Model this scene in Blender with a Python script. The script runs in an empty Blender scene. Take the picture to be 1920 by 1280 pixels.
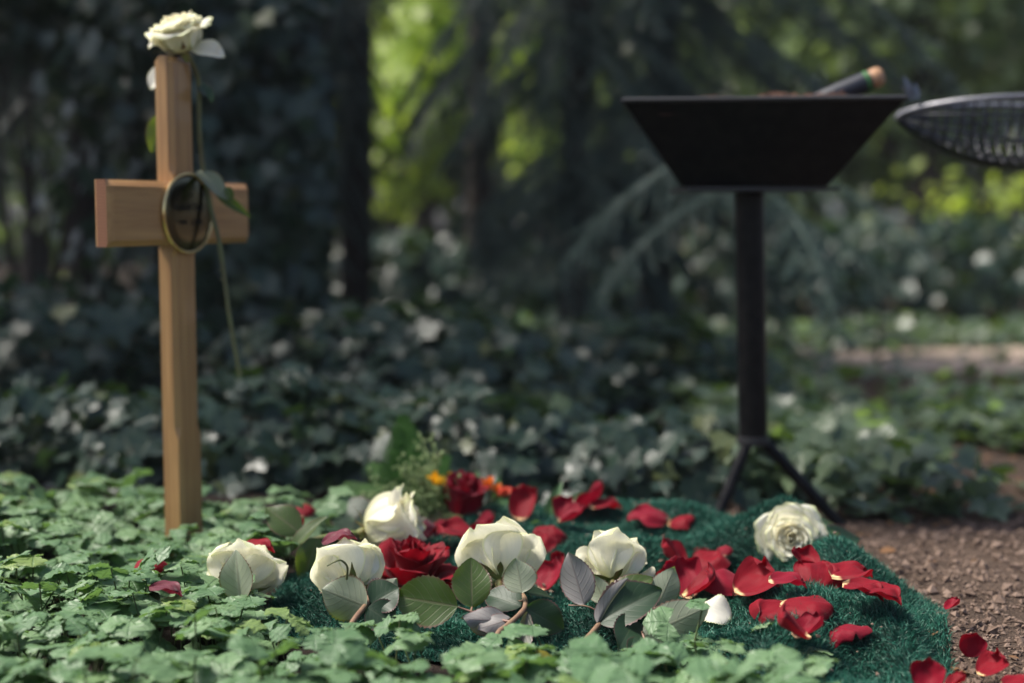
import bpy, math
import numpy as np
from math import sin, cos, pi, radians

# ------------------------------------------------------------------ scene, camera
S = bpy.context.scene
COL = S.collection
RS = np.random.RandomState
F_PX, CX, CY, HOR, CAMZ = 2667.0, 960.0, 640.0, 400.0, 0.42
PITCH = math.atan((CY - HOR) / F_PX)


def P(px, py, d):
    """world point seen at photo pixel (px,py), d metres in front of the camera"""
    a, b = (px - CX) / F_PX, -(py - CY) / F_PX
    y = cos(PITCH) + b * sin(PITCH)
    z = -sin(PITCH) + b * cos(PITCH)
    k = d / y
    return np.array([a * k, d, CAMZ + z * k])


def G(px, py, z=0.0):
    b = -(py - CY) / F_PX
    y = cos(PITCH) + b * sin(PITCH)
    zz = -sin(PITCH) + b * cos(PITCH)
    return P(px, py, (z - CAMZ) / zz * y)


# ------------------------------------------------------------------ maths helpers
def nrm(v):
    v = np.asarray(v, float)
    return v / (np.linalg.norm(v) + 1e-12)


def sstep(a, b, x):
    t = np.clip((x - a) / (b - a), 0, 1)
    return t * t * (3 - 2 * t)


def frame(z, x_hint=(1, 0, 0)):
    """3x3 with columns X,Y,Z ; Z along z"""
    z = nrm(z)
    x = np.asarray(x_hint, float) - np.dot(x_hint, z) * z
    if np.linalg.norm(x) < 1e-4:
        x = np.array([0, 1, 0]) - z[1] * z
    x = nrm(x)
    return np.stack([x, np.cross(z, x), z], 1)


def rotm(ax, ang):
    ax = nrm(ax)
    K = np.array([[0, -ax[2], ax[1]], [ax[2], 0, -ax[0]], [-ax[1], ax[0], 0]])
    return np.eye(3) + sin(ang) * K + (1 - cos(ang)) * K @ K


def rand_rot(rs, n, tilt, yaw=None):
    """n rotation matrices: yaw about Z then a tilt of up to `tilt` rad in a random direction"""
    yw = rs.uniform(0, 2 * pi, n) if yaw is None else yaw
    az = rs.uniform(0, 2 * pi, n)
    tl = np.abs(rs.normal(0, 1, n)) * tilt
    tl = np.minimum(tl, 2.2 * tilt)
    c, s = np.cos(yw), np.sin(yw)
    Z = np.zeros(n)
    O = np.ones(n)
    Rz = np.stack([np.stack([c, -s, Z], -1), np.stack([s, c, Z], -1), np.stack([Z, Z, O], -1)], -2)
    ax = np.stack([np.cos(az), np.sin(az), Z], -1)
    K = np.zeros((n, 3, 3))
    K[:, 0, 2] = ax[:, 1]
    K[:, 2, 0] = -ax[:, 1]
    K[:, 1, 2] = -ax[:, 0]
    K[:, 2, 1] = ax[:, 0]
    I = np.eye(3)[None]
    Rt = I + np.sin(tl)[:, None, None] * K + (1 - np.cos(tl))[:, None, None] * (K @ K)
    return Rt @ Rz


def catmull(pts, n=8):
    p = np.asarray(pts, float)
    p = np.vstack([2 * p[0] - p[1], p, 2 * p[-1] - p[-2]])
    out = []
    for i in range(1, len(p) - 2):
        for k in range(n):
            t = k / n
            a, b, c, d = p[i - 1], p[i], p[i + 1], p[i + 2]
            out.append(.5 * (2 * b + (c - a) * t + (2 * a - 5 * b + 4 * c - d) * t * t + (3 * b - a - 3 * c + d) * t ** 3))
    out.append(p[-2])
    return np.array(out)


def vnoise(P3, seed, f):
    """cheap smooth noise from summed sines"""
    rs = RS(seed)
    v = 0
    for _ in range(6):
        k = rs.normal(0, 1, P3.shape[-1]) * f
        v = v + np.sin(P3 @ k + rs.uniform(0, 6.28))
    return v / 6 * 1.6


# ------------------------------------------------------------------ mesh helpers
class MB:
    def __init__(self):
        self.v, self.f, self.uv, self.rnd, self.n = [], [], [], [], 0

    def add(self, V, F, uv=None, rnd=0.5):
        V = np.asarray(V, float).reshape(-1, 3)
        self.v.append(V)
        F = np.asarray(F)
        self.f.append(F + self.n)
        self.uv.append(np.zeros((len(V), 2)) if uv is None else np.asarray(uv, float))
        self.rnd.append(np.broadcast_to(np.asarray(rnd, float), (len(V),)))
        self.n += len(V)
        return self

    def grid(self, Pg, uv=None, rnd=0.5, closed=False):
        nu, nv = Pg.shape[:2]
        F = grid_faces(nu, nv, closed)
        if uv is None:
            a, b = np.meshgrid(np.linspace(0, 1, nu), np.linspace(0, 1, nv), indexing='ij')
            uv = np.stack([a, b], -1).reshape(-1, 2)
        return self.add(Pg.reshape(-1, 3), F, uv, rnd)

    def tube(self, pts, rad, n=8, rnd=0.5, caps=True, flat=1.0):
        pts = np.asarray(pts, float)
        m = len(pts)
        rad = np.broadcast_to(np.asarray(rad, float), (m,))
        T = np.gradient(pts, axis=0)
        x = None
        rings = []
        for i in range(m):
            t = nrm(T[i])
            if x is None:
                x = frame(t, (0.31, 0.9, 0.2))[:, 0]
            x = nrm(x - np.dot(x, t) * t)
            y = np.cross(t, x)
            a = np.linspace(0, 2 * pi, n, endpoint=False)
            rings.append(pts[i] + rad[i] * (np.cos(a)[:, None] * x + flat * np.sin(a)[:, None] * y))
        R = np.array(rings)  # m,n,3
        V = R.reshape(-1, 3)
        F = []
        for i in range(m - 1):
            for j in range(n):
                k = (j + 1) % n
                F.append((i * n + j, i * n + k, (i + 1) * n + k, (i + 1) * n + j))
        uv = np.stack(np.meshgrid(np.linspace(0, 1, m), np.linspace(0, 1, n), indexing='ij'), -1).reshape(-1, 2)
        self.add(V, F, uv, rnd)
        if caps:
            for ring, rev in ((R[0], True), (R[-1], False)):
                c = ring.mean(0)
                idx = [(j, (j + 1) % n, n) for j in range(n)]
                if rev:
                    idx = [(b, a_, c_) for a_, b, c_ in idx]
                self.add(np.vstack([ring, c]), idx, None, rnd)
        return self

    def box(self, c, s, R=None):
        c = np.asarray(c, float)
        h = np.asarray(s, float) / 2
        V = np.array([(x, y, z) for x in (-1, 1) for y in (-1, 1) for z in (-1, 1)]) * h
        if R is not None:
            V = V @ np.asarray(R).T
        F = [(0, 1, 3, 2), (4, 6, 7, 5), (0, 4, 5, 1), (2, 3, 7, 6), (0, 2, 6, 4), (1, 5, 7, 3)]
        return self.add(V + c, F)


def grid_faces(nu, nv, closed=False):
    i, j = np.meshgrid(np.arange(nu if closed else nu - 1), np.arange(nv - 1), indexing='ij')
    i2 = (i + 1) % nu
    return np.stack([i * nv + j, i2 * nv + j, i2 * nv + j + 1, i * nv + j + 1], -1).reshape(-1, 4)


def to_mesh(name, mb, smooth=True):
    me = bpy.data.meshes.new(name)
    V = np.concatenate(mb.v)
    loops, starts, tot = [], [], 0
    for F in mb.f:
        if len(F) == 0:
            continue
        k = F.shape[1]
        loops.append(F.reshape(-1))
        starts.append(tot + np.arange(len(F)) * k)
        tot += F.size
    L = np.concatenate(loops).astype(np.int32)
    St = np.concatenate(starts).astype(np.int32)
    me.vertices.add(len(V))
    me.vertices.foreach_set('co', V.astype(np.float32).ravel())
    me.loops.add(len(L))
    me.loops.foreach_set('vertex_index', L)
    me.polygons.add(len(St))
    me.polygons.foreach_set('loop_start', St)
    me.update(calc_edges=True)
    uvl = me.uv_layers.new(name='UVMap')
    uvl.data.foreach_set('uv', np.concatenate(mb.uv)[L].astype(np.float32).ravel())
    at = me.attributes.new('rnd', 'FLOAT', 'POINT')
    at.data.foreach_set('value', np.concatenate(mb.rnd).astype(np.float32))
    me.polygons.foreach_set('use_smooth', np.full(len(St), smooth))
    me.validate()
    return me


def wloc(o):
    v = np.zeros(3)
    while o is not None:
        v = v + np.array(o.location)
        o = o.parent
    return v


def obj(name, mb, material, parent=None, smooth=True, loc=None, local=False):
    """ONE mesh object. vertices are world coordinates unless local"""
    if loc is None:
        loc = (0, 0, 0)
    o = bpy.data.objects.new(name, None) if mb is None else None
    me = to_mesh(name, mb, smooth)
    if not local:
        off = (wloc(parent) if parent is not None else 0) + np.asarray(loc, float)
        co = np.empty(len(me.vertices) * 3, np.float32)
        me.vertices.foreach_get('co', co)
        co = (co.reshape(-1, 3) - np.asarray(off, np.float32)).ravel()
        me.vertices.foreach_set('co', co)
    o = bpy.data.objects.new(name, me)
    o.location = [float(q) for q in loc]
    COL.objects.link(o)
    if material is not None:
        me.materials.append(material)
    if parent is not None:
        o.parent = parent
    return o


def tag(o, label=None, cat=None, group=None, kind=None):
    if label:
        o['label'] = label
    if cat:
        o['category'] = cat
    if group:
        o['group'] = group
    if kind:
        o['kind'] = kind
    return o


def thing(name, label, cat, loc=(0, 0, 0), group=None):
    o = bpy.data.objects.new(name, None)
    o.empty_display_size = .05
    o.location = [float(q) for q in loc]
    COL.objects.link(o)
    return tag(o, label, cat, group)


def bake(template, R, T, rnd):
    """many copies of a template (V,F,uv) inside one mesh builder"""
    V, F, uv = template
    n = len(T)
    VV = np.einsum('nij,vj->nvi', R, V) + T[:, None, :]
    FF = (F[None] + (np.arange(n) * len(V))[:, None, None]).reshape(-1, F.shape[1])
    UV = np.broadcast_to(uv[None], (n,) + uv.shape).reshape(-1, 2)
    return VV.reshape(-1, 3), FF, UV, np.repeat(rnd, len(V))


# ------------------------------------------------------------------ materials
def new_mat(name):
    m = bpy.data.materials.new(name)
    m.use_nodes = True
    nt = m.node_tree
    nt.nodes.clear()
    return m, nt


class N:
    """tiny node-graph helper"""

    def __init__(self, nt):
        self.nt = nt

    def n(self, typ, **kw):
        nd = self.nt.nodes.new(typ)
        for k, v in kw.items():
            if k == 'inp':
                for kk, vv in v.items():
                    if hasattr(vv, 'is_output'):
                        self.nt.links.new(vv, nd.inputs[kk])
                    else:
                        nd.inputs[kk].default_value = vv
            else:
                setattr(nd, k, v)
        return nd

    def math(self, op, a, b=0.0, clamp=False):
        nd = self.n('ShaderNodeMath', operation=op, use_clamp=clamp, inp={0: a, 1: b})
        return nd.outputs[0]

    def mix(self, fac, a, b, mode='MIX'):
        nd = self.n('ShaderNodeMix', data_type='RGBA', blend_type=mode)
        for i, v in ((0, fac), (6, a), (7, b)):
            if hasattr(v, 'is_output'):
                self.nt.links.new(v, nd.inputs[i])
            else:
                nd.inputs[i].default_value = v if i == 0 else (*v[:3], 1)
        return nd.outputs[2]

    def noise(self, vec, scale, detail=4, rough=.55, dist=0):
        nd = self.n('ShaderNodeTexNoise', inp={'Scale': scale, 'Detail': detail, 'Roughness': rough, 'Distortion': dist})
        if vec is not None:
            self.nt.links.new(vec, nd.inputs['Vector'])
        return nd.outputs['Fac']

    def ramp(self, fac, a, b):
        nd = self.n('ShaderNodeMapRange', interpolation_type='SMOOTHSTEP', inp={0: fac, 1: a, 2: b})
        return nd.outputs[0]

    def obj(self):
        return self.n('ShaderNodeTexCoord').outputs['Object']

    def uv(self):
        return self.n('ShaderNodeTexCoord').outputs['UV']

    def attr(self, name='rnd'):
        return self.n('ShaderNodeAttribute', attribute_name=name).outputs['Fac']

    def mapping(self, vec, scale):
        return self.n('ShaderNodeMapping', inp={0: vec, 3: scale}).outputs[0]

    def bump(self, h, strength, dist):
        return self.n('ShaderNodeBump', inp={'Height': h, 'Strength': strength, 'Distance': dist}).outputs[0]

    def out(self, sh):
        o = self.n('ShaderNodeOutputMaterial')
        self.nt.links.new(sh, o.inputs[0])

    def pbsdf(self, color, rough=.5, spec=.5, metal=0, normal=None, sheen=0, coat=0):
        nd = self.n('ShaderNodeBsdfPrincipled')
        for k, v in (('Base Color', color), ('Roughness', rough), ('Specular IOR Level', spec), ('Metallic', metal),
                     ('Sheen Weight', sheen), ('Coat Weight', coat), ('Normal', normal)):
            if v is None:
                continue
            if hasattr(v, 'is_output'):
                self.nt.links.new(v, nd.inputs[k])
            elif k == 'Base Color':
                nd.inputs[k].default_value = (*v[:3], 1)
            else:
                nd.inputs[k].default_value = v
        return nd.outputs[0]

    def transl(self, sh, color, fac, normal=None):
        t = self.n('ShaderNodeBsdfTranslucent')
        if hasattr(color, 'is_output'):
            self.nt.links.new(color, t.inputs[0])
        else:
            t.inputs[0].default_value = (*color[:3], 1)
        mx = self.n('ShaderNodeMixShader', inp={0: fac, 1: sh, 2: t.outputs[0]})
        return mx.outputs[0]


def mat_leaf(name, top, back, trans_col, rough=.4, trans=.3, vein=(.2, .3, .12), veins=7.0, edge=None, alt=None, alt2=None,
             spec=.5, bump=.5, vein_amt=.5, backrough=.6, brown=None):
    """uv.x 0..1 across (midrib at .5), uv.y 0..1 along"""
    m, nt = new_mat(name)
    g = N(nt)
    uv = g.uv()
    sp = g.n('ShaderNodeSeparateXYZ', inp={0: uv})
    u, v = sp.outputs[0], sp.outputs[1]
    a = g.math('MULTIPLY', g.math('ABSOLUTE', g.math('SUBTRACT', u, .5)), 2.0)
    mid = g.math('SUBTRACT', 1.0, g.ramp(a, .02, .09))
    t = g.math('SUBTRACT', g.math('MULTIPLY', v, veins), g.math('MULTIPLY', a, veins * .28))
    tri = g.math('ABSOLUTE', g.math('SUBTRACT', g.math('FRACT', t), .5))
    lat = g.math('SUBTRACT', 1.0, g.ramp(tri, .0, .13))
    vm = g.math('MAXIMUM', mid, g.math('MULTIPLY', lat, .6))
    rnd = g.attr()
    ns = g.noise(g.obj(), 60, 3)
    c = top
    if alt is not None:
        c = g.mix(g.ramp(rnd, .35, .8), c, alt)
    if alt2 is not None:
        c = g.mix(g.ramp(rnd, .93, .97), c, alt2)
    c = g.mix(g.math('MULTIPLY', ns, .5), c, [q * .45 for q in top])
    c = g.mix(g.math('MULTIPLY', vm, vein_amt), c, vein)
    if edge is not None:
        c = g.mix(g.ramp(a, .9, 1.0), c, edge)
    if brown is not None:
        n2 = g.noise(g.obj(), 45, 2)
        c = g.mix(g.ramp(n2, .73, .77), c, brown)
    geo = g.n('ShaderNodeNewGeometry')
    bk = geo.outputs['Backfacing']
    cb = g.mix(g.math('MULTIPLY', vm, vein_amt * .8), back, [q * .6 for q in vein])
    cb = g.mix(g.math('MULTIPLY', ns, .35), cb, [q * .5 for q in back])
    if edge is not None:
        cb = g.mix(g.ramp(a, .9, 1.0), cb, edge)
    col = g.mix(bk, c, cb)
    r = g.math('ADD', g.math('MULTIPLY', bk, backrough - rough), rough)
    h = g.math('SUBTRACT', g.math('MULTIPLY', ns, .25), g.math('MULTIPLY', vm, .6))
    bp = g.bump(h, bump, .0012)
    sh = g.pbsdf(col, r, spec, normal=bp)
    tc = g.mix(g.math('MULTIPLY', vm, .4), trans_col, [q * .4 for q in trans_col])
    g.out(g.transl(sh, tc, trans))
    return m


def mat_petal(name, base, root, rim, trans_col, trans=.3, rough=.45, sheen=0.0, spot=None, spec=.35, bump=.35, stain=None):
    m, nt = new_mat(name)
    g = N(nt)
    uv = g.uv()
    sp = g.n('ShaderNodeSeparateXYZ', inp={0: uv})
    u, v = sp.outputs[0], sp.outputs[1]
    a = g.math('MULTIPLY', g.math('ABSOLUTE', g.math('SUBTRACT', u, .5)), 2.0)
    oc = g.obj()
    rib = g.noise(g.mapping(uv, (26, 2.2, 1)), 1.0, 3)
    wr = g.noise(oc, 90, 3)
    c = g.mix(g.ramp(v, .0, .5), root, base)
    e = g.math('MAXIMUM', g.ramp(v, .90, 1.0), g.ramp(a, .92, 1.0))
    c = g.mix(g.math('MULTIPLY', e, g.math('ADD', .45, wr), True), c, rim)
    c = g.mix(g.math('MULTIPLY', g.ramp(rib, .42, .72), .42), c, [q * .74 for q in base])
    if stain is not None:
        st = g.math('MULTIPLY', g.ramp(g.noise(oc, 38, 4), .62, .72), g.ramp(v, .5, .95))
        c = g.mix(g.math('MULTIPLY', st, .6), c, stain)
    if spot is not None:
        c = g.mix(g.math('SUBTRACT', 1.0, g.ramp(v, .05, .13)), c, spot)
    h = g.math('ADD', g.math('MULTIPLY', rib, .6), g.math('MULTIPLY', wr, .7))
    bp = g.bump(h, bump, .0012)
    sh = g.pbsdf(c, rough, spec, normal=bp, sheen=sheen)
    g.out(g.transl(sh, trans_col, trans))
    return m


def mat_simple(name, col, rough=.5, spec=.5, metal=0.0, scale=30, col2=None, bump=.2, bdist=.001, amt=.6, coat=0.0, use_rnd=False,
               stretch=(1, 1, 1)):
    m, nt = new_mat(name)
    g = N(nt)
    vec = g.mapping(g.obj(), stretch)
    ns = g.noise(vec, scale, 6)
    c2 = [q * .5 for q in col] if col2 is None else col2
    c = g.mix(g.math('MULTIPLY', g.ramp(ns, .35, .7), amt), col, c2)
    if use_rnd:
        c = g.mix(g.attr(), c, col2 if col2 is not None else col)
    rg = g.math('ADD', rough - .08, g.math('MULTIPLY', ns, .16))
    sh = g.pbsdf(c, rg, spec, metal, g.bump(ns, bump, bdist), coat=coat)
    g.out(sh)
    return m


def mat_wood(name, axis, reddish=0.0):
    m, nt = new_mat(name)
    g = N(nt)
    sc = {'z': (1, 1, .05), 'x': (.05, 1, 1)}[axis]
    oc = g.mapping(g.obj(), sc)
    n1 = g.noise(oc, 70, 6, .6, .4)
    n2 = g.noise(oc, 420, 4, .6)
    n3 = g.noise(g.obj(), 9, 2)
    w = g.n('ShaderNodeTexWave', wave_type='BANDS', bands_direction='Y', inp={0: oc, 'Scale': 42, 'Distortion': 5.0, 'Detail': 3, 'Detail Scale': 1.2}).outputs['Fac']
    a = (.47 + .02 * reddish, .272, .105 - .006 * reddish)
    b = (.30 + .02 * reddish, .155, .056)
    c = g.mix(g.ramp(n1, .3, .75), a, b)
    c = g.mix(g.math('MULTIPLY', w, .35), c, (.23, .10, .04))
    c = g.mix(g.math('MULTIPLY', g.ramp(n2, .5, .8), .45), c, (.16, .07, .03))
    c = g.mix(g.math('MULTIPLY', g.ramp(n3, .45, .7), .35), c, (.33, .175, .07))
    h = g.math('ADD', g.math('MULTIPLY', n1, .5), g.math('MULTIPLY', n2, .5))
    sh = g.pbsdf(c, .5, .4, normal=g.bump(h, .25, .0006), coat=.2)
    g.out(sh)
    return m


def mat_endgrain():
    m, nt = new_mat('wood_endgrain')
    g = N(nt)
    oc = g.obj()
    w = g.n('ShaderNodeTexWave', wave_type='RINGS', rings_direction='X', inp={0: oc, 'Scale': 90, 'Distortion': 3.0, 'Detail': 3}).outputs['Fac']
    n2 = g.noise(oc, 500, 3)
    c = g.mix(w, (.33, .155, .085), (.22, .095, .05))
    c = g.mix(g.math('MULTIPLY', n2, .5), c, (.15, .06, .03))
    g.out(g.pbsdf(c, .65, .3, normal=g.bump(n2, .3, .0006)))
    return m


M = {}
M['white'] = mat_petal('cream_white_petal', (.92, .895, .79), (.80, .79, .46), (.66, .70, .34), (.93, .90, .70), .42, .62, spec=.2, bump=.6, stain=(.62, .50, .26))
M['white_core'] = mat_petal('cream_core_petal', (.89, .86, .70), (.82, .70, .34), (.87, .86, .72), (.88, .80, .52), .34, .6, spec=.2)
M['red'] = mat_petal('red_petal', (.185, .002, .010), (.16, .002, .009), (.12, .002, .008), (.36, .003, .012), .22, .6, .05, spec=.15, bump=.8, spot=(.80, .58, .30))
M['crimson'] = mat_petal('crimson_petal', (.195, .002, .015), (.17, .002, .013), (.12, .002, .010), (.36, .004, .020), .22, .6, .07, spec=.15, bump=.8, spot=(.78, .55, .32))
M['dark_red'] = mat_petal('dark_red_petal', (.20, .002, .014), (.20, .002, .014), (.09, .001, .010), (.34, .003, .012), .18, .6, .05, spec=.15)
M['maroon'] = mat_petal('maroon_petal', (.10, .002, .014), (.10, .002, .012), (.06, .001, .01), (.2, .003, .02), .2, .55, .2)
M['rose_leaf'] = mat_leaf('rose_leaf', (.062, .108, .026), (.26, .295, .215), (.20, .30, .02), .42, .34, vein=(.20, .17, .10), edge=(.13, .06, .05),
                          bump=.35, backrough=.55, brown=(.12, .07, .04), vein_amt=.45)
M['rose_leaf_dark'] = mat_leaf('rose_leaf_dark', (.018, .045, .022), (.13, .17, .13), (.07, .15, .02), .48, .2, vein=(.05, .07, .04), edge=(.09, .04, .04), bump=.2, spec=.35)
M['rose_leaf_purple'] = mat_leaf('rose_leaf_purple', (.075, .085, .055), (.25, .235, .225), (.16, .17, .05), .42, .22, vein=(.20, .11, .09), edge=(.12, .05, .05), bump=.35)
M['cover'] = mat_leaf('cover_leaf', (.112, .205, .098), (.15, .24, .13), (.20, .37, .08), .47, .25, vein=(.06, .12, .055), veins=4.0,
                      alt=(.175, .280, .135), alt2=(.20, .28, .07), bump=.6, vein_amt=.5, spec=.4, brown=(.10, .08, .03))
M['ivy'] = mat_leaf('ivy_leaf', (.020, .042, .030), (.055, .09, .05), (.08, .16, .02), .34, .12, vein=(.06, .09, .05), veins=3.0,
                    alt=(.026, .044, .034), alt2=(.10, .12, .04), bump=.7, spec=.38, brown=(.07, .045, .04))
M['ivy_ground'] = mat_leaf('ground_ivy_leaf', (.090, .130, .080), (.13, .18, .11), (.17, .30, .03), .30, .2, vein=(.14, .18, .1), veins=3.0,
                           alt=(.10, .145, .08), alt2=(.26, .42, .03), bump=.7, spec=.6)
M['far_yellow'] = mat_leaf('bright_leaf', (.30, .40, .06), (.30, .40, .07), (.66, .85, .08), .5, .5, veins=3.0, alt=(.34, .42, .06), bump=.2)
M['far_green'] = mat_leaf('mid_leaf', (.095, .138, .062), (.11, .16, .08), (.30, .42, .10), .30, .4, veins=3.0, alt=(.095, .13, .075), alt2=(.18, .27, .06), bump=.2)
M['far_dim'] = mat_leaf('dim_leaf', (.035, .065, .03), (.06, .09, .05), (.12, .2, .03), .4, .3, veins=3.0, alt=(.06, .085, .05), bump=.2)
M['needle'] = mat_simple('fir_needle', (.020, .040, .034), .42, .5, scale=8, col2=(.045, .080, .064), use_rnd=True, bump=0)
M['needle_pale'] = mat_simple('fir_needle_pale', (.05, .085, .065), .4, .5, scale=8, col2=(.12, .18, .14), use_rnd=True, bump=0)
M['bark'] = mat_simple('bark', (.040, .032, .027), .85, .2, scale=40, col2=(.018, .014, .012), bump=.8, bdist=.01, stretch=(1, 1, .25))
M['twig'] = mat_simple('twig_bark', (.10, .065, .045), .7, .3, scale=80, bump=.4)
M['stem'] = mat_simple('rose_stem', (.15, .19, .055), .5, .4, scale=60, col2=(.20, .12, .07), bump=.3)
M['stem_brown'] = mat_simple('rose_stem_brown', (.22, .14, .085), .5, .4, scale=60, col2=(.13, .065, .045), bump=.4)
M['stem_red'] = mat_simple('petiole', (.20, .10, .075), .5, .4, scale=60, col2=(.14, .13, .06), bump=.3)
M['stem_dark'] = mat_simple('dark_stem', (.12, .135, .05), .5, .4, scale=60, col2=(.10, .07, .035), bump=.3)
M['cover_stem'] = mat_simple('cover_stem', (.06, .10, .03), .6, .3, scale=60, col2=(.10, .07, .04), bump=0)
M['sepal'] = mat_simple('sepal', (.16, .19, .05), .55, .3, scale=120, col2=(.24, .07, .05), bump=.3)
M['brass'] = mat_simple('brass', (.80, .58, .26), .22, .5, 1.0, scale=20, col2=(.72, .52, .24), bump=.05)
M['brass_dark'] = mat_simple('brass_plate', (.10, .087, .052), .17, .5, 1.0, scale=14, col2=(.085, .076, .047), bump=.03)
M['engrave'] = mat_simple('engraving', (.004, .004, .004), .6, .2, scale=40, bump=0)
M['wood_post'] = mat_wood('wood_post', 'z')
M['wood_bar'] = mat_wood('wood_bar', 'x', .4)
M['endgrain'] = mat_endgrain()
M['black'] = mat_simple('black_paint', (.0026, .0026, .0034), .34, .16, scale=55, col2=(.013, .012, .012), bump=.2, bdist=.0008)
M['black_edge'] = mat_simple('worn_black_edge', (.02, .019, .02), .45, .5, scale=120, col2=(.02, .02, .022), bump=.3)
M['iron'] = mat_simple('wire_iron', (.05, .05, .058), .38, .6, .7, scale=120, col2=(.09, .09, .10), bump=.2)
M['steel'] = mat_simple('grey_steel', (.22, .22, .24), .4, .5, .6, scale=120, col2=(.15, .15, .165), bump=.2)
M['grip'] = mat_simple('rubber_grip', (.018, .021, .033), .5, .5, scale=100, bump=.2)
M['grip_wood'] = mat_simple('handle_wood', (.42, .24, .13), .5, .4, scale=60, col2=(.30, .15, .08), bump=.2)
M['green_tape'] = mat_simple('green_ring', (.06, .20, .05), .5, .4, scale=30, bump=0)
M['soil_heap'] = mat_simple('heaped_soil', (.13, .07, .05), .95, .1, scale=90, col2=(.05, .03, .022), bump=1, bdist=.01)
M['crumb'] = mat_simple('soil_crumb', (.085, .056, .041), .9, .2, scale=200, col2=(.23, .165, .13), bump=.3, use_rnd=True)
M['mat_base'] = mat_simple('mat_backing', (.006, .03, .022), .8, .2, scale=60, bump=.4)
M['fern'] = mat_simple('fern_green', (.016, .050, .008), .6, .1, scale=30, col2=(.032, .08, .014), bump=0)
M['fern_pale'] = mat_simple('fern_pale', (.20, .33, .13), .5, .4, scale=30, col2=(.28, .40, .2), bump=0)
M['filler'] = mat_simple('filler_green', (.13, .20, .06), .5, .4, scale=200, col2=(.32, .36, .16), bump=0)
M['blade'] = mat_leaf('lily_leaf', (.06, .15, .05), (.13, .22, .10), (.2, .36, .05), .34, .25, veins=1.0, bump=.3, vein_amt=.3)
M['yellow'] = mat_petal('yellow_petal', (.85, .48, .01), (.8, .4, .01), (.8, .5, .02), (.9, .5, .02), .3, .45)
M['orange'] = mat_petal('orange_petal', (.80, .20, .02), (.8, .3, .03), (.75, .10, .03), (.9, .25, .03), .3, .45)
M['coral'] = mat_petal('coral_petal', (.72, .09, .05), (.8, .2, .04), (.7, .08, .05), (.9, .2, .1), .3, .45)
M['dry'] = mat_leaf('dry_leaf', (.24, .12, .05), (.26, .15, .08), (.4, .2, .05), .6, .2, vein=(.12, .06, .03), bump=.8)
M['dry_yellow'] = mat_leaf('yellow_leaf', (.30, .26, .03), (.32, .28, .06), (.5, .45, .05), .5, .3, vein=(.2, .15, .03), bump=.8, brown=(.12, .05, .02))

# grass-pile material: colour by per-blade value
m_, nt_ = new_mat('mat_pile')
g_ = N(nt_)
c_ = g_.mix(g_.attr(), (.006, .052, .034), (.030, .150, .100))
g_.out(g_.pbsdf(c_, .5, .3))
M['pile'] = m_

# soil ground material
m_, nt_ = new_mat('soil')
g_ = N(nt_)
oc_ = g_.obj()
a_ = g_.noise(oc_, 5, 5)
b_ = g_.noise(oc_, 60, 5, .7)
e_ = g_.noise(oc_, 260, 3, .7)
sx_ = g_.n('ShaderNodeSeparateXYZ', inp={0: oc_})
hum_shade_ = g_.ramp(g_.math('ADD', sx_.outputs[0], g_.math('MULTIPLY', a_, .4)), .40, .62)
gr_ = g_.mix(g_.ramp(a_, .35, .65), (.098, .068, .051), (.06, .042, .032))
c_ = g_.mix(hum_shade_, (.022, .016, .013), gr_)  # left soil: dark humus, with the shade behind the cross put into its colour
c_ = g_.mix(g_.math('MULTIPLY', g_.math('MULTIPLY', g_.ramp(b_, .45, .7), .7), g_.math('ADD', .12, g_.math('MULTIPLY', hum_shade_, .88))), c_, (.145, .103, .08))
c_ = g_.mix(g_.math('MULTIPLY', g_.ramp(e_, .55, .75), .6), c_, (.03, .02, .016))
g_.out(g_.pbsdf(c_, .95, .15, normal=g_.bump(g_.math('ADD', b_, g_.math('MULTIPLY', e_, .6)), .9, .012)))
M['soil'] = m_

m_, nt_ = new_mat('sandy_path')
g_ = N(nt_)
oc_ = g_.obj()
a_ = g_.noise(oc_, 6, 5)
b_ = g_.noise(oc_, 70, 5, .7)
c_ = g_.mix(a_, (.58, .46, .36), (.42, .32, .25))
c_ = g_.mix(g_.math('MULTIPLY', b_, .4), c_, (.16, .11, .085))
g_.out(g_.pbsdf(c_, .95, .15, normal=g_.bump(b_, .6, .01)))
M['path'] = m_


# ------------------------------------------------------------------ ground
def gz(x, y):
    x = np.asarray(x, float)
    y = np.asarray(y, float)
    z = -0.03 * sstep(1.78, 2.0, y) * sstep(-.6, -.1, x)
    z = z + .006 * np.sin(x * 9 + 1.3) * np.sin(y * 7.3 + .4) + .003 * np.sin(x * 23 + y * 17)
    return z


xs = np.concatenate([-np.geomspace(60, 1.6, 14), np.linspace(-1.5, 1.5, 100), np.geomspace(1.6, 60, 14)])
ys = np.concatenate([[-60, -20, -6, -1, 0], np.linspace(.5, 3.2, 100), np.geomspace(3.3, 90, 22)])
Xg, Yg = np.meshgrid(xs, ys, indexing='ij')
mb = MB().grid(np.stack([Xg, Yg, gz(Xg, Yg)], -1))
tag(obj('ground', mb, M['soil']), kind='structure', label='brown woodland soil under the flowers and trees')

# sandy path far right
px_ = np.linspace(0, 1, 24)
mb = MB()
cl = np.stack([.30 + 5.5 * px_, 4.05 + .75 * px_ + .06 * np.sin(px_ * 7)], -1)
wd = .22 + .8 * np.clip(px_ - .05, 0, .25)
pg = np.stack([np.stack([cl[:, 0], cl[:, 1] - wd, gz(cl[:, 0], cl[:, 1]) + .010], -1),
               np.stack([cl[:, 0], cl[:, 1] + wd, gz(cl[:, 0], cl[:, 1]) + .012], -1)], 1)
mb.grid(pg)
tag(obj('path', mb, M['path']), kind='structure', label='pale sandy path behind the ground ivy')

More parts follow.
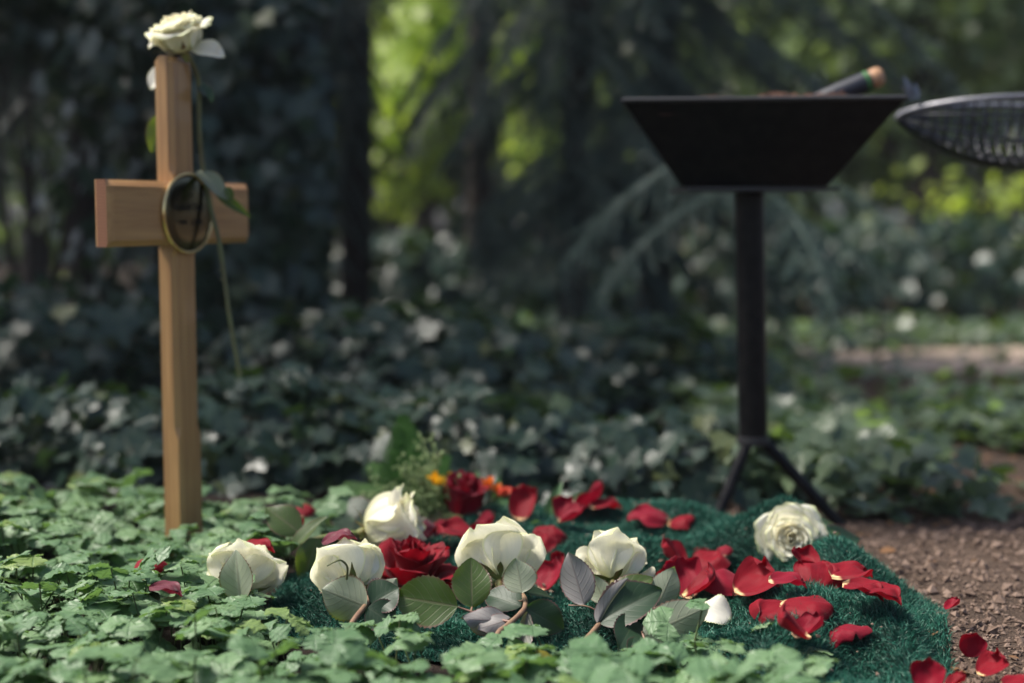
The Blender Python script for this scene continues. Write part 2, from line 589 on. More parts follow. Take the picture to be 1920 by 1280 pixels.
# soil crumbs and pebbles on the right
rs = RS(5)
n = 17500
cy = rs.uniform(.95, 2.5, n)
cx = rs.uniform(0, 1, n) ** 1.0
xl = np.where(cy < 1.45, .30, .27) * 1.0
cx = xl + cx * (.48 * cy + .08 - xl)
oct_v = np.array([(1, 0, 0), (-1, 0, 0), (0, 1, 0), (0, -1, 0), (0, 0, 1), (0, 0, -1), (.6, .6, .5), (-.6, .5, .6), (.5, -.6, -.6)])[:6] * np.array([1, .8, .7])
oct_f = np.array([(0, 2, 4), (2, 1, 4), (1, 3, 4), (3, 0, 4), (2, 0, 5), (1, 2, 5), (3, 1, 5), (0, 3, 5)])
sz = rs.lognormal(-6.2, .60, n)
sz = np.minimum(sz, .010)
R = rand_rot(rs, n, .8) * sz[:, None, None]
T = np.stack([cx, cy, gz(cx, cy) + sz * .3], -1)
V, Fc, UV, RN = bake((oct_v, oct_f, np.zeros((6, 2))), R, T, np.clip(rs.beta(1.2, 3, n), 0, 1))
mb = MB().add(V, Fc, UV, RN)
tag(obj('soil_crumbs', mb, M['crumb'], smooth=False), kind='stuff', label='crumbs of brown soil and grit scattered on bare ground')

# bits of twig, needle litter
mb = MB()
for i in range(420):
    y = rs.uniform(.98, 2.4)
    x = rs.uniform(.27, .45 * y + .1)
    a = rs.uniform(0, 6.28)
    l = rs.uniform(.008, .03)
    p0 = np.array([x, y, gz(x, y) + rs.uniform(.002, .006)])
    d = np.array([cos(a), sin(a), rs.uniform(-.1, .15)]) * l
    mb.tube([p0, p0 + d * .5 + rs.normal(0, .001, 3), p0 + d], rs.uniform(.0005, .0013), 4, rnd=rs.rand())
tag(obj('twig_litter', mb, M['twig']), kind='stuff', label='small bits of twig and dry needles lying on bare soil')

# ------------------------------------------------------------------ green artificial grass mat
back = catmull([(-.255, 1.50), (-.20, 1.70), (-.11, 1.85), (.03, 1.90), (.156, 1.94), (.293, 1.84), (.40, 1.67), (.445, 1.45)], 14)
front = catmull([(-.25, 1.38), (-.19, 1.34), (-.10, 1.30), (.0, 1.27), (.12, 1.24), (.22, 1.14), (.29, 1.04), (.345, 1.06)], 14)
NS = 110
tt = np.linspace(0, 1, NS)
base = front[:, None, :] * (1 - tt)[None, :, None] + back[:, None, :] * tt[None, :, None]
NT = base.shape[0]
ii = np.linspace(0, 1, NT)
edge = np.minimum(np.minimum(tt[None, :], 1 - tt[None, :]) * 5.5, np.minimum(ii[:, None] * 7, (1 - ii[:, None]) * 9))
rise = sstep(0, 1, edge)
X, Y = base[..., 0], base[..., 1]


def mat_fold(X, Y):
    f = .016 * np.exp(-((X - .30 - .35 * (Y - 1.4)) / .045) ** 2) * sstep(1.0, 1.3, Y)
    f = f + .012 * np.exp(-((X - .37 + .1 * (Y - 1.3)) / .03) ** 2)
    f = f + .014 * np.exp(-((Y - 1.62 - .25 * (X - .1)) / .05) ** 2) * sstep(-.1, .1, X)
    f = f - .014 * np.exp(-((Y - 1.50 - .2 * X) / .05) ** 2) * sstep(-.1, .1, X)
    f = f + .006 * np.sin(X * 31 + Y * 22) + .004 * np.sin(X * 17 - Y * 37 + 1)
    return f


matz = .004 + gz(X, Y) * (1 - .4 * rise) + rise * (.016 + 1.5 * mat_fold(X, Y))
jag = .006 * np.sin(ii * 60) + .005 * np.sin(ii * 143 + 1)
matz = matz + (.022 * np.exp(-((tt[None, :] - .88) / .10) ** 2) * sstep(.25, .5, ii)[:, None] * (1 - sstep(.72, .9, ii))[:, None])
MATG = np.stack([X, Y + (jag[:, None]) * (1 - rise), matz], -1)
mat_root = thing('grass_mat', 'dark green artificial grass mat spread over the ground under the petals', 'grass mat', (.1, 1.5, 0))
mb = MB().grid(MATG)
obj('mat_backing', mb, M['mat_base'], mat_root)


def mat_h(x, y):
    """height of mat near x,y"""
    d = (MATG[..., 0] - x) ** 2 + (MATG[..., 1] - y) ** 2
    k = np.unravel_index(np.argmin(d), d.shape)
    return MATG[k][2] if d[k] < .0006 else float(gz(x, y))


rs = RS(13)
nq_ = 260
qi = rs.randint(12, NT - 12, nq_)
qj = rs.randint(20, NS - 8, nq_)
szq = np.minimum(rs.lognormal(-6.5, .5, nq_), .004)
TQ = MATG[qi, qj] + np.stack([rs.normal(0, .004, nq_), rs.normal(0, .004, nq_), .008 + szq * .3], -1)
OCTV = np.array([(1, 0, 0), (-1, 0, 0), (0, 1, 0), (0, -1, 0), (0, 0, 1), (0, 0, -1)]) * np.array([1, .7, .5])
mb = MB().add(*bake((OCTV, oct_f, np.zeros((6, 2))), rand_rot(rs, nq_, .6) * szq[:, None, None], TQ, rs.rand(nq_)))
tag(obj('soil_specks', mb, M['crumb'], smooth=False), kind='stuff', label='specks of soil and leaf dirt on the green mat')


def hit(px, py, dz=.0):
    """depth at which the view ray through px,py meets the mat or ground (+dz)"""
    for d in np.arange(1.0, 2.4, .004):
        p = P(px, py, d)
        if p[2] <= mat_h(p[0], p[1]) + dz:
            return d
    return 2.4


rs = RS(11)
dS = np.gradient(MATG, axis=1)
dT = np.gradient(MATG, axis=0)
NRM = np.cross(dT, dS)
area = np.linalg.norm(NRM, axis=-1)
NRM = NRM / area[..., None]
NRM = NRM * np.sign(NRM[..., 2:3])
nb = 105000
cand = area.ravel() / area.sum()
idx = rs.choice(len(cand), nb, p=cand)
jt, js = rs.uniform(-.5, .5, (2, nb))
root_p = MATG.reshape(-1, 3)[idx] + dT.reshape(-1, 3)[idx] * jt[:, None] + dS.reshape(-1, 3)[idx] * js[:, None]
nn = NRM.reshape(-1, 3)[idx]
lean_dir = np.stack([vnoise(root_p[:, :2], 31, 22.0), vnoise(root_p[:, :2], 32, 22.0), np.zeros(nb)], -1) * .55 + rs.normal(0, .55, (nb, 3)) * np.array([1, 1, .3])
ln = rs.uniform(.007, .013, nb)
d1 = nn + lean_dir * .6
d1 /= np.linalg.norm(d1, axis=1)[:, None]
d2 = nn * .5 + lean_dir * 1.5 + rs.normal(0, .25, (nb, 3))
d2 /= np.linalg.norm(d2, axis=1)[:, None]
side = np.cross(d1, rs.normal(0, 1, (nb, 3)))
side /= np.linalg.norm(side, axis=1)[:, None]
w = .00036
p0 = root_p
p1 = p0 + d1 * (ln * .55)[:, None]
p2 = p1 + d2 * (ln * .55)[:, None]
V = np.stack([p0 - side * w, p0 + side * w, p1 - side * w, p1 + side * w, p2], 1).reshape(-1, 3)
q = np.arange(nb)[:, None] * 5
mb = MB()
rv = np.clip(rs.beta(1.5, 2.2, nb) + .25 * vnoise(root_p[:, :2], 33, 30.0), 0, 1)
mb.add(V, q + np.array([[0, 1, 3, 2]]), None, np.repeat(rv, 5))
mb.f.append(q + np.array([[2, 3, 4]]))
tag(obj('grass_pile', mb, M['pile'], mat_root, smooth=False), kind='stuff')


# ------------------------------------------------------------------ leaves
def leaf_grid(L, W, nv=34, fold=.18, curl=.35, wave=.13, teeth=.11, nt=13, seed=0, shape=.8, tipsharp=.35):
    """leaf along +Y from base, normal +Z"""
    rs = RS(seed + int(L * 1e5) % 997)
    v = np.linspace(0, 1, nv)
    su = np.array([-1, -.96, -.6, -.25, 0, .25, .6, .96, 1])
    w = W * (np.sin(pi * v ** shape) ** .72)
    w = w * (1 - tipsharp * v ** 3)
    w[0] = W * .03
    w[-1] = W * .015
    ph = rs.uniform(0, 6.28, 4)
    th = curl * v * 1.0
    yy = np.concatenate([[0], np.cumsum(np.cos(curl * (v[1:] - .2)) * np.diff(v))]) * L
    zz = -np.concatenate([[0], np.cumsum(np.sin(curl * (v[1:] - .2)) * np.diff(v))]) * L
    tri = np.abs(((v * nt) % 1) - .5) * 2
    Pg = np.zeros((len(su), nv, 3))
    for i, s in enumerate(su):
        ww = w * s
        if abs(s) == 1:
            ww = ww * (1 + teeth * (tri - .3))
        Pg[i, :, 0] = ww * cos(fold * .8)
        Pg[i, :, 1] = yy + .05 * L * (s * s) * np.sin(pi * v)
        Pg[i, :, 2] = zz + np.abs(ww) * math.tan(fold) + wave * W * (s * s) * np.sin(v * 9 + ph[0 if s < 0 else 1]) * .6 \
            + wave * W * .5 * s * np.sin(v * 5 + ph[2])
    uv = np.zeros((len(su), nv, 2))
    uv[..., 0] = (su * .5 + .5)[:, None]
    uv[..., 1] = v[None]
    return Pg, uv.reshape(-1, 2)


def leaf_obj(name, parent, base, tip, nhint, width, material, label=None, **kw):
    base, tip = np.asarray(base, float), np.asarray(tip, float)
    L = np.linalg.norm(tip - base)
    y = (tip - base) / L
    z = np.asarray(nhint, float)
    z = nrm(z - np.dot(z, y) * y)
    x = np.cross(y, z)
    Pg, uv = leaf_grid(L, width, **kw)
    V = Pg.reshape(-1, 3) @ np.stack([x, y, z], 0) + base
    mb = MB()
    mb.add(V, grid_faces(*Pg.shape[:2])[:, ::-1], uv)
    # make face normals follow +z
    f = mb.f[0][len(mb.f[0]) // 2]
    nvec = np.cross(V[f[1]] - V[f[0]], V[f[2]] - V[f[0]])
    if np.dot(nvec, z) < 0:
        mb.f[0] = mb.f[0][:, ::-1]
    o = obj(name, mb, material, parent)
    if label:
        o['label'] = label
    return o


# ------------------------------------------------------------------ ground cover (three-leaflet leaves)
def leaflet(L, W, seed, asym=0.0):
    rs = RS(seed)
    nv = 25
    v = np.linspace(0, 1, nv)
    su = np.array([-1, -.5, 0, .5, 1])
    env = np.where(v < .62, (v / .62) ** .8, np.sqrt(np.clip(1 - ((v - .62) / .40) ** 2, 0, 1)))
    lob = 1 - .26 * np.exp(-((v - .52) / .045) ** 2) - .22 * np.exp(-((v - .79) / .04) ** 2)
    tooth = 1 + (.27 * np.abs(np.sin(v * pi * 6.5)) - .15) * sstep(.2, .45, v)
    Pg = np.zeros((5, nv, 3))
    for i, s in enumerate(su):
        k = (1 + asym * (1 if s > 0 else -1) * .35)
        ww = W * env * s * k
        if abs(s) == 1:
            ww = ww * lob * tooth
        Pg[i, :, 0] = ww
        Pg[i, :, 1] = L * v * (1 - .13 * s * s * v)
        Pg[i, :, 2] = .16 * np.abs(ww) - L * .16 * v ** 2 + .05 * W * np.sin(v * 8 + rs.uniform(0, 6)) * abs(s) + .05 * W * np.sin(v * 24 - abs(s) * 4) * abs(s) - .17 * W * env * s * s * sstep(.3, 1, v)
    uv = np.zeros((5, nv, 2))
    uv[..., 0] = (su * .5 + .5)[:, None]
    uv[..., 1] = v
    return Pg, uv.reshape(-1, 2)


def trifoliate(seed):
    rs = RS(seed)
    V, Fs, U, n = [], [], [], 0
    for ang, asym, l in ((0, 0, 1.0), (radians(82), .45, .86), (radians(-82), -.45, .86)):
        Pg, uv = leaflet(.030 * l * rs.uniform(.92, 1.08), .0180 * l * rs.uniform(.9, 1.12), seed + int(ang * 10) + 50, asym)
        p = Pg.reshape(-1, 3) @ rotm((1, 0, 0), rs.uniform(-.22, .10)).T @ rotm((0, 0, 1), ang + rs.uniform(-.12, .12)).T
        p = p + np.array([0, 0, rs.uniform(0, .0008)])
        V.append(p)
        Fs.append(grid_faces(5, 25) + n)
        U.append(uv)
        n += len(p)
    F = np.concatenate(Fs)
    V = np.concatenate(V)
    f = F[20]
    if np.cross(V[f[1]] - V[f[0]], V[f[2]] - V[f[0]])[2] < 0:
        F = F[:, ::-1]
    return V, F, np.concatenate(U)


rs = RS(21)
cand = 29000
y = rs.uniform(.80, 2.02, cand)
x = rs.uniform(-1.15, .34, cand)
xr = np.interp(y, [.8, 1.14, 1.20, 1.235, 1.26, 1.30, 1.34, 1.40, 1.45, 1.60, 1.75, 2.02], [.25, .262, .22, .10, -.10, -.20, -.235, -.25, -.265, -.245, -.21, -.17])
dens = np.ones(cand)
dens *= np.where(vnoise(np.stack([x, y], -1), 8, 9.0) < -.75, .25, 1.0)
dens *= np.where(y > 1.85, np.clip((2.03 - y) / .18, 0, 1), 1)
dens *= np.where((y > 1.17) & (x > -.22), .55, 1)
fr = np.abs(x) < (.46 * y + .10)
inreg = (x < xr) | ((x > .13) & (x < .265 - .1 * np.abs(y - 1.22)) & (y < 1.285))
keep = inreg & fr & (rs.rand(cand) < dens * .128)
# keep plants off the cross post
keep &= ((x + .407) ** 2 + (y - 1.737) ** 2) > .0010
x, y = x[keep], y[keep]
n = len(x)
TPL = [trifoliate(100 + k) for k in range(10)]
kind = rs.randint(0, len(TPL), n)
hgt = np.clip(rs.normal(.050, .017, n), .014, .088) * np.interp(x, [.05, .27], [1, .95])
hgt = np.where((y > 1.12) & (y < 1.33) & (x > -.24), hgt * .75, hgt)
hgt = np.where((y > 1.30) & (y < 1.50) & (x > -.36), hgt * .8, hgt)
hgt = np.where(y > 1.72, hgt * .72, hgt)
hgt = np.where((np.abs(x + .395) < .11) & (y > 1.42) & (y < 1.76), hgt * .55, hgt)
scl = rs.lognormal(-.08, .24, n)
scl = np.where((y > 1.15) & (y < 1.33) & (x > -.24), scl * .85, scl)
rn = rs.rand(n)
mb = MB()
Rall = rand_rot(rs, n, .34) * scl[:, None, None]
Tall = np.stack([x, y, gz(x, y) + hgt], -1)
for k in range(len(TPL)):
    s_ = kind == k
    V, Fc, UV, RN = bake(TPL[k], Rall[s_], Tall[s_], rn[s_])
    mb.add(V, Fc, UV, RN)
tag(obj('ground_cover', mb, M['cover']), kind='stuff', label='low green ground cover with toothed three part leaves around the cross')
mb = MB()
for i in range(n):
    b = np.array([x[i] + rs.normal(0, .012), y[i] + rs.normal(0, .012), gz(x[i], y[i]) - .003])
    t = Tall[i]
    mid = (b + t) / 2 + np.array([rs.normal(0, .004), rs.normal(0, .004), 0])
    mb.tube([b, mid, t - np.array([0, 0, .0005])], .0009, 4, rnd=rs.rand(), caps=False)
tag(obj('ground_cover_stalks', mb, M['cover_stem']), kind='stuff', label='thin leaf stalks beneath the green ground cover')


# ------------------------------------------------------------------ roses
def petal_surface(L, W, th0, thm, the, seed, tip=.06, wave=.05, r0=.002, side=.5, nu=15, nv=15, sq=.86, rho=.75, cpos=.55, fold=0.0):
    """petal in head space, azimuth 0 = +X, axis +Z"""
    rs = RS(seed)
    s = np.linspace(-1, 1, nu)
    K = 42
    vv = np.linspace(0, 1, K)
    ph = rs.uniform(0, 6.28, 6)
    s0 = rs.uniform(-.85, .85)
    env = np.where(vv < .66, np.sin(pi / 2 * np.clip(vv / .66, 0, 1)) ** .75, np.sqrt(np.clip(1 - sq * (np.clip(vv - .66, 0, 1) / .34) ** 2.6, 0, 1)))
    out = np.zeros((nu, nv, 3))
    pick = np.linspace(0, K - 1, nv)
    for i, si in enumerate(s):
        th = th0 + (thm - th0) * sstep(0, .34, vv) + (the - thm) * sstep(cpos, 1.0, vv)
        th = th + side * si * si * sstep(.35, 1, vv)
        Li = L * (1 + tip * (1 - abs(si - s0) / 1.3) - .05 * si * si + .035 * sin(3.1 * si + ph[3]) + .02 * sin(7 * si + ph[4]))
        dl = Li / (K - 1)
        r = r0 + np.concatenate([[0], np.cumsum(np.sin(th[1:]))]) * dl
        z = np.concatenate([[0], np.cumsum(np.cos(th[1:]))]) * dl
        ww = W * env * si
        rr = np.maximum(np.abs(r), rho * W)
        phi = ww / rr
        px = r - rr * (1 - np.cos(phi))
        py = rr * np.sin(phi)
        bump = wave * W * (np.sin(5 * si + 6 * vv + ph[0]) + .6 * np.sin(9 * si - 4 * vv + ph[1]) + .5 * np.sin(13 * vv + 3 * si + ph[2])) * sstep(.2, 1, vv)
        bump = bump - fold * W * abs(si - s0) * sstep(.1, .8, vv)
        nx, nz = np.cos(th), -np.sin(th)
        q = np.stack([px + bump * nx * .6, py, z + bump * nz * .6 + .3 * bump], -1)
        for c in range(3):
            out[i, :, c] = np.interp(pick, np.arange(K), q[:, c])
    uv = np.zeros((nu, nv, 2))
    uv[..., 0] = (s * .5 + .5)[:, None]
    uv[..., 1] = np.linspace(0, 1, nv)
    return out, uv.reshape(-1, 2)


def bloom(parent, c, axis, size, seed, n=22, open_=.5, mats=('white_core', 'white'), point=.10, twist=0.0, flare=1.0, core=.35, outer_wave=.05,
          xh=(1, 0, 0), name='petal', sq=.86, wide=1.0, fold=0.0, flat=0.0, base=73):
    """rose head: petals as separate meshes. c = calyx point, axis = calyx->bloom, size = petal length of outer petals"""
    rs = RS(seed)
    Fm = frame(axis, xh)
    if n >= 20:
        zb = np.array([.05, .2, .45, .65, .76, .80]) * size
        rb = np.array([.05, .11, .125, .10, .06, .01]) * size
        ab = np.linspace(0, 2 * pi, 14, endpoint=False)
        ring = np.array([[(r_ * (1 + .12 * sin(3 * a_ + z_ * 260)) * cos(a_), r_ * (1 + .12 * sin(3 * a_ + z_ * 260)) * sin(a_), z_) for r_, z_ in zip(rb, zb)] for a_ in ab])
        obj('bud', MB().grid(ring @ Fm.T + c, closed=True), M[mats[0]], parent)
    for k in range(n):
        t = k / (n - 1)
        az = twist + k * 2.39996 + rs.normal(0, .12)
        L = size * (.80 + .24 * t) * rs.uniform(.95, 1.05)
        W = size * (.26 + .34 * wide * t) * rs.uniform(.93, 1.07)
        thm = radians(-13 + (13 + 62 * open_) * t ** 1.25) + rs.normal(0, .04 + .07 * t)
        the = thm + radians((8 + 85 * flare * t ** .9)) * rs.uniform(.75, 1.2)
        th0 = radians(9 + base * t)
        Pg, uv = petal_surface(L, W, th0, thm, the, seed * 97 + k, tip=point * rs.uniform(.5, 1.5), wave=(.03 + outer_wave * t) * rs.uniform(.6, 1.3),
                               r0=.0015 + .002 * t, sq=sq, fold=fold * t, side=radians(10 + 26 * t) * flare, rho=.42 + .5 * t * t + .25 * open_ * t + flat * t)
        ca, sa = cos(az), sin(az)
        Rz = np.array([[ca, -sa, 0], [sa, ca, 0], [0, 0, 1]])
        off = np.array([0, 0, size * .10 * (1 - t)])
        V = (Pg.reshape(-1, 3) @ Rz.T + off) @ Fm.T + c
        mb = MB().add(V, grid_faces(*Pg.shape[:2]), uv)
        obj(name, mb, M[mats[0] if t < core else mats[1]], parent)


def calyx(parent, c, axis, size, seed, sepals=5, spread=75):
    rs = RS(seed)
    Fm = frame(axis)
    prof = [(-.012, .0022), (-.010, .0035), (-.006, .0052), (-.002, .0058), (.001, .0050), (.003, .003)]
    a = np.linspace(0, 2 * pi, 12, endpoint=False)
    ring = np.array([[(r * cos(t), r * sin(t), z) for (z, r) in prof] for t in a])
    mb = MB().grid(ring @ Fm.T + c, closed=True)
    obj('hip', mb, M['sepal'], parent)
    for k in range(sepals):
        az = k * 2 * pi / sepals + rs.uniform(-.3, .3)
        L = rs.uniform(.024, .036)
        v = np.linspace(0, 1, 12)
        th = radians(spread + rs.uniform(-12, 25)) + (rs.uniform(-.7, 1.0)) * v ** 2
        r = .0045 + np.concatenate([[0], np.cumsum(np.sin(th[1:]))]) * L / 11
        z = np.concatenate([[0], np.cumsum(np.cos(th[1:]))]) * L / 11
        w = .0042 * (1 - v) ** .8 * (1 - .25 * np.sin(v * 9)) + .0003
        Pg = np.stack([np.stack([r - .1 * w * s * s, w * s, z + .3 * w * s * s], -1) for s in (-1, -.5, 0, .5, 1)])
        ca, sa = cos(az), sin(az)
        Rz = np.array([[ca, -sa, 0], [sa, ca, 0], [0, 0, 1]])
        mb = MB().grid((Pg @ Rz.T) @ Fm.T + c)
        obj('sepal', mb, M['sepal'], parent)


def stem(parent, pts, r0, r1, material, name='stem', thorns=0, seed=0):
    c = catmull(pts, 8)
    rs = RS(seed)
    rad = np.linspace(r0, r1, len(c)) * (1 + .06 * np.sin(np.arange(len(c)) * 1.1))
    mb = MB().tube(c, rad, 10)
    for k in range(thorns):
        i = rs.randint(2, len(c) - 2)
        d = nrm(np.cross(c[i + 1] - c[i], rs.normal(0, 1, 3)))
        mb.tube([c[i] + d * r0 * .6, c[i] + d * (r0 + .002), c[i] + d * (r0 + .0045) - nrm(c[i + 1] - c[i]) * .002], [.0018, .001, .0002], 5)
    return obj(name, mb, M[material], parent)


WR = 'white roses laid on the grave'
TOCAM = np.array([0, -1, .25])


def white_rose(label, c, axis, size, seed, **kw):
    r = thing('white_rose', label, 'rose', c, WR)
    bloom(r, np.asarray(c), axis, size, seed, **kw)
    return r


def px_leaf(root, bpx, tpx, d0, d1, w, mat='rose_leaf', nh=(0, -1, .35), flip=False, **kw):
    nh = np.asarray(nh, float) * (-1 if flip else 1)
    return leaf_obj('leaf', root, P(*bpx, d0), P(*tpx, d1), nh, w, M[mat], **kw)


# --- rose on top of the cross
CB = np.array([-.407, 1.737, 0.0])
TOPZ = .607
c = CB + np.array([.014, -.004, TOPZ + .005])
r = white_rose('white rose lying on top of the wooden cross with its stem hanging down', c, (-.22, -.22, .95), .047, 301, n=44, open_=.60, flare=.62, core=.5, point=.05, sq=.7, wide=1.35)
calyx(r, c, (-.22, -.22, .95), .03, 1)
stem(r, [c + (.004, .004, -.004), P(372, 150, 1.752), P(374, 240, 1.757), P(380, 305, 1.762), P(394, 385, 1.760), P(412, 460, 1.758), P(430, 590, 1.755), P(446, 680, 1.752), P(450, 705, 1.752)],
       .0026, .0032, 'stem_dark', thorns=4, seed=3)
px_leaf(r, (372, 160), (403, 188), 1.752, 1.76, .016, 'rose_leaf_dark', (.3, -.5, .8))
px_leaf(r, (318, 215), (282, 285), 1.765, 1.76, .018, 'rose_leaf', (.1, -1, 0), curl=.1)
px_leaf(r, (368, 322), (428, 372), 1.758, 1.748, .015, 'rose_leaf', (.2, -.6, .8), flip=True, fold=-.45, curl=-.3)
px_leaf(r, (404, 362), (470, 406), 1.756, 1.75, .007, 'rose_leaf', (.2, -1, .2), fold=.5)
px_leaf(r, (425, 350), (436, 378), 1.754, 1.75, .006, 'rose_leaf', (.2, -1, .2), fold=.5)
# its loose hanging outer petals
for bp, tp, w_, dd in (((350, 88), (421, 99), .019, 1.734), ((322, 118), (276, 163), .017, 1.768)):
    o = leaf_obj('petal', r, P(*bp, dd), P(*tp, dd - .01), (-.1, -.7, .7), w_ * .8, M['white'], teeth=0, fold=.3, curl=.5, shape=1.2, tipsharp=0)

# --- rose with its stem to the left, side on (W2)
c = P(684, 996, 1.60)
ax = (.93, .12, .22)
r = white_rose('white rose half open lying on its side beside the fern with stem pointing left', c, ax, .066, 302, n=20, open_=.20, flare=.55, point=.10, outer_wave=.08, sq=.7, wide=1.25, fold=.1)
calyx(r, c, ax, .03, 2, spread=95)
stem(r, [c - np.array(ax) * .008, P(640, 1000, c[1] - .01), P(590, 1010, c[1] - .02), P(520, 1024, c[1] - .03)], .0032, .0028, 'stem', thorns=2, seed=4)
px_leaf(r, (562, 998), (497, 948), 1.57, 1.58, .019, 'rose_leaf', (.3, -1, .5), curl=.3)
px_leaf(r, (546, 1033), (609, 962), 1.545, 1.55, .011, 'rose_leaf', (-.4, -.6, .9), fold=.35)
px_leaf(r, (596, 1008), (566, 1090), 1.55, 1.53, .020, 'rose_leaf', (.5, -1, .2), curl=.2)
o = leaf_obj('petal', r, P(735, 950, 1.58), P(742, 912, 1.575), (.3, -1, .2), .007, M['white'], teeth=0, fold=.3, curl=-.4)

# --- rose seen from behind with hooked sepal (W3)
c = P(664, 1106, 1.385)
ax = (-.22, .80, .55)
r = white_rose('white rose turned away with one hooked sepal and a round grey leaf in front', c, ax, .047, 303, n=26, open_=.72, flare=.48, point=.13, outer_wave=.07, twist=.6, sq=.93, fold=.14, flat=.8, base=56, wide=1.5)
calyx(r, c, ax, .03, 3, spread=80)
stem(r, [c - np.array(ax) * .010, P(690, 1125, 1.35), P(658, 1170, 1.30), P(637, 1217, 1.26), P(628, 1262, 1.22)], .0026, .0030, 'stem_brown', thorns=1, seed=5)
px_leaf(r, (687, 1136), (604, 1103), 1.335, 1.34, .0225, 'rose_leaf', (.15, 1, -.3), curl=.15, tipsharp=.12)
px_leaf(r, (702, 1128), (745, 1085), 1.345, 1.36, .012, 'rose_leaf', (.1, 1, -.5))
px_leaf(r, (696, 1132), (748, 1098), 1.325, 1.33, .020, 'rose_leaf_dark', (-.2, -1, .8), curl=.4)
px_leaf(r, (690, 1138), (742, 1172), 1.32, 1.31, .017, 'rose_leaf_dark', (.2, -1, .5))
stem(r, [P(650, 1085, 1.335), P(651, 1062, 1.33), P(640, 1050, 1.325), P(628, 1052, 1.32), P(613, 1060, 1.32)], .0012, .0007, 'stem_dark', name='sepal', seed=0)

# --- middle rose from behind (W4)
c = P(938, 1090, 1.41)
ax = (-.05, .78, .60)
r = white_rose('widest white rose turned away between a red bloom and an upright green leaf', c, ax, .054, 304, n=28, open_=.72, flare=.48, point=.13, outer_wave=.07, twist=2.1, sq=.93, fold=.14, flat=.8, base=56, wide=1.5)
calyx(r, c, ax, .03, 4, spread=80)
stem(r, [c - np.array(ax) * .010, P(977, 1112, 1.36), P(984, 1138, 1.33), P(957, 1167, 1.30), P(933, 1188, 1.27), P(925, 1220, 1.24), P(913, 1265, 1.20)], .0024, .0029, 'stem_brown', thorns=1, seed=6)
px_leaf(r, (885, 1138), (883, 1044), 1.335, 1.35, .0195, 'rose_leaf', (.05, -1, .05), curl=.15, tipsharp=.12)
px_leaf(r, (979, 1111), (967, 1046), 1.335, 1.35, .0175, 'rose_leaf', (.1, 1, -.2), curl=.2)
px_leaf(r, (984, 1108), (1040, 1113), 1.34, 1.37, .012, 'rose_leaf_dark', (0, -.45, 1), curl=.3)
px_leaf(r, (978, 1135), (905, 1108), 1.345, 1.37, .017, 'rose_leaf_dark', (0, -.8, .8), curl=.3)
px_leaf(r, (985, 1138), (1060, 1180), 1.33, 1.33, .018, 'rose_leaf_dark', (-.3, -1, .55), curl=.35)
px_leaf(r, (957, 1160), (860, 1163), 1.315, 1.30, .014, 'rose_leaf_purple', (-.1, .9, -.7), wave=.35, fold=.3)
px_leaf(r, (957, 1158), (892, 1182), 1.31, 1.295, .011, 'rose_leaf_purple', (.1, .9, -.7), wave=.35, fold=.3)
px_leaf(r, (989, 1147), (971, 1248), 1.32, 1.27, .0085, 'rose_leaf_purple', (.3, -1, .2), fold=.5)
px_leaf(r, (858, 1136), (738, 1116), 1.318, 1.33, .0245, 'rose_leaf', (.06, -1, .25), curl=.15, tipsharp=.12)
stem(r, [P(957, 1165, 1.305), P(915, 1156, 1.315), P(858, 1137, 1.32)], .0014, .0010, 'stem_red', name='petiole')
stem(r, [P(885, 1138, 1.334), P(883, 1148, 1.325)], .0011, .0011, 'stem_red', name='petiole')

# --- right front rose from behind (W5)
c = P(1150, 1090, 1.415)
ax = (.08, .70, .68)
r = white_rose('white rose standing up with red tipped sepals behind dark folded leaves', c, ax, .046, 305, n=26, open_=.68, flare=.48, point=.10, outer_wave=.06, twist=4.0, sq=.90, fold=.14, flat=.8, base=54, wide=1.5)
calyx(r, c, ax, .03, 5, spread=78)
stem(r, [c - np.array(ax) * .010, P(1140, 1140, 1.36), P(1127, 1165, 1.33), P(1100, 1197, 1.29), P(1076, 1226, 1.25), P(1048, 1266, 1.20)], .0022, .0032, 'stem_brown', thorns=1, seed=7)
px_leaf(r, (1095, 1133), (1066, 1034), 1.34, 1.355, .0175, 'rose_leaf_purple', (.12, 1, -.1), curl=.15)
px_leaf(r, (1135, 1130), (1110, 1078), 1.365, 1.38, .012, 'rose_leaf', (0, 1, -.4))
px_leaf(r, (1122, 1166), (1240, 1098), 1.325, 1.335, .025, 'rose_leaf_dark', (-.2, -.8, .75), curl=.3, fold=.35)
px_leaf(r, (1128, 1150), (1222, 1068), 1.35, 1.37, .019, 'rose_leaf', (-.35, -.7, .85), curl=.5)
px_leaf(r, (1232, 1140), (1264, 1062), 1.36, 1.38, .016, 'rose_leaf', (-.1, 1, -.2), curl=.2)
px_leaf(r, (1120, 1166), (1172, 1080), 1.322, 1.34, .010, 'rose_leaf_purple', (-.5, .9, -.2), fold=.4, wave=.2)
px_leaf(r, (1207, 1192), (1328, 1136), 1.30, 1.315, .0205, 'rose_leaf', (-.05, 1, -.35), curl=.15, tipsharp=.12)
px_leaf(r, (1192, 1236), (1200, 1188), 1.27, 1.30, .012, 'rose_leaf_dark', (.2, -1, .5))
px_leaf(r, (1190, 1160), (1165, 1210), 1.33, 1.27, .016, 'rose_leaf_dark', (.2, -1, .6))
stem(r, [P(1127, 1165, 1.33), P(1118, 1145, 1.338), P(1096, 1135, 1.339), P(1066, 1134, 1.345)], .0011, .0008, 'stem_red', name='petiole')
stem(r, [P(1216, 1217, 1.285), P(1206, 1190, 1.30), P(1204, 1182, 1.302)], .0012, .0010, 'stem_red', name='petiole')

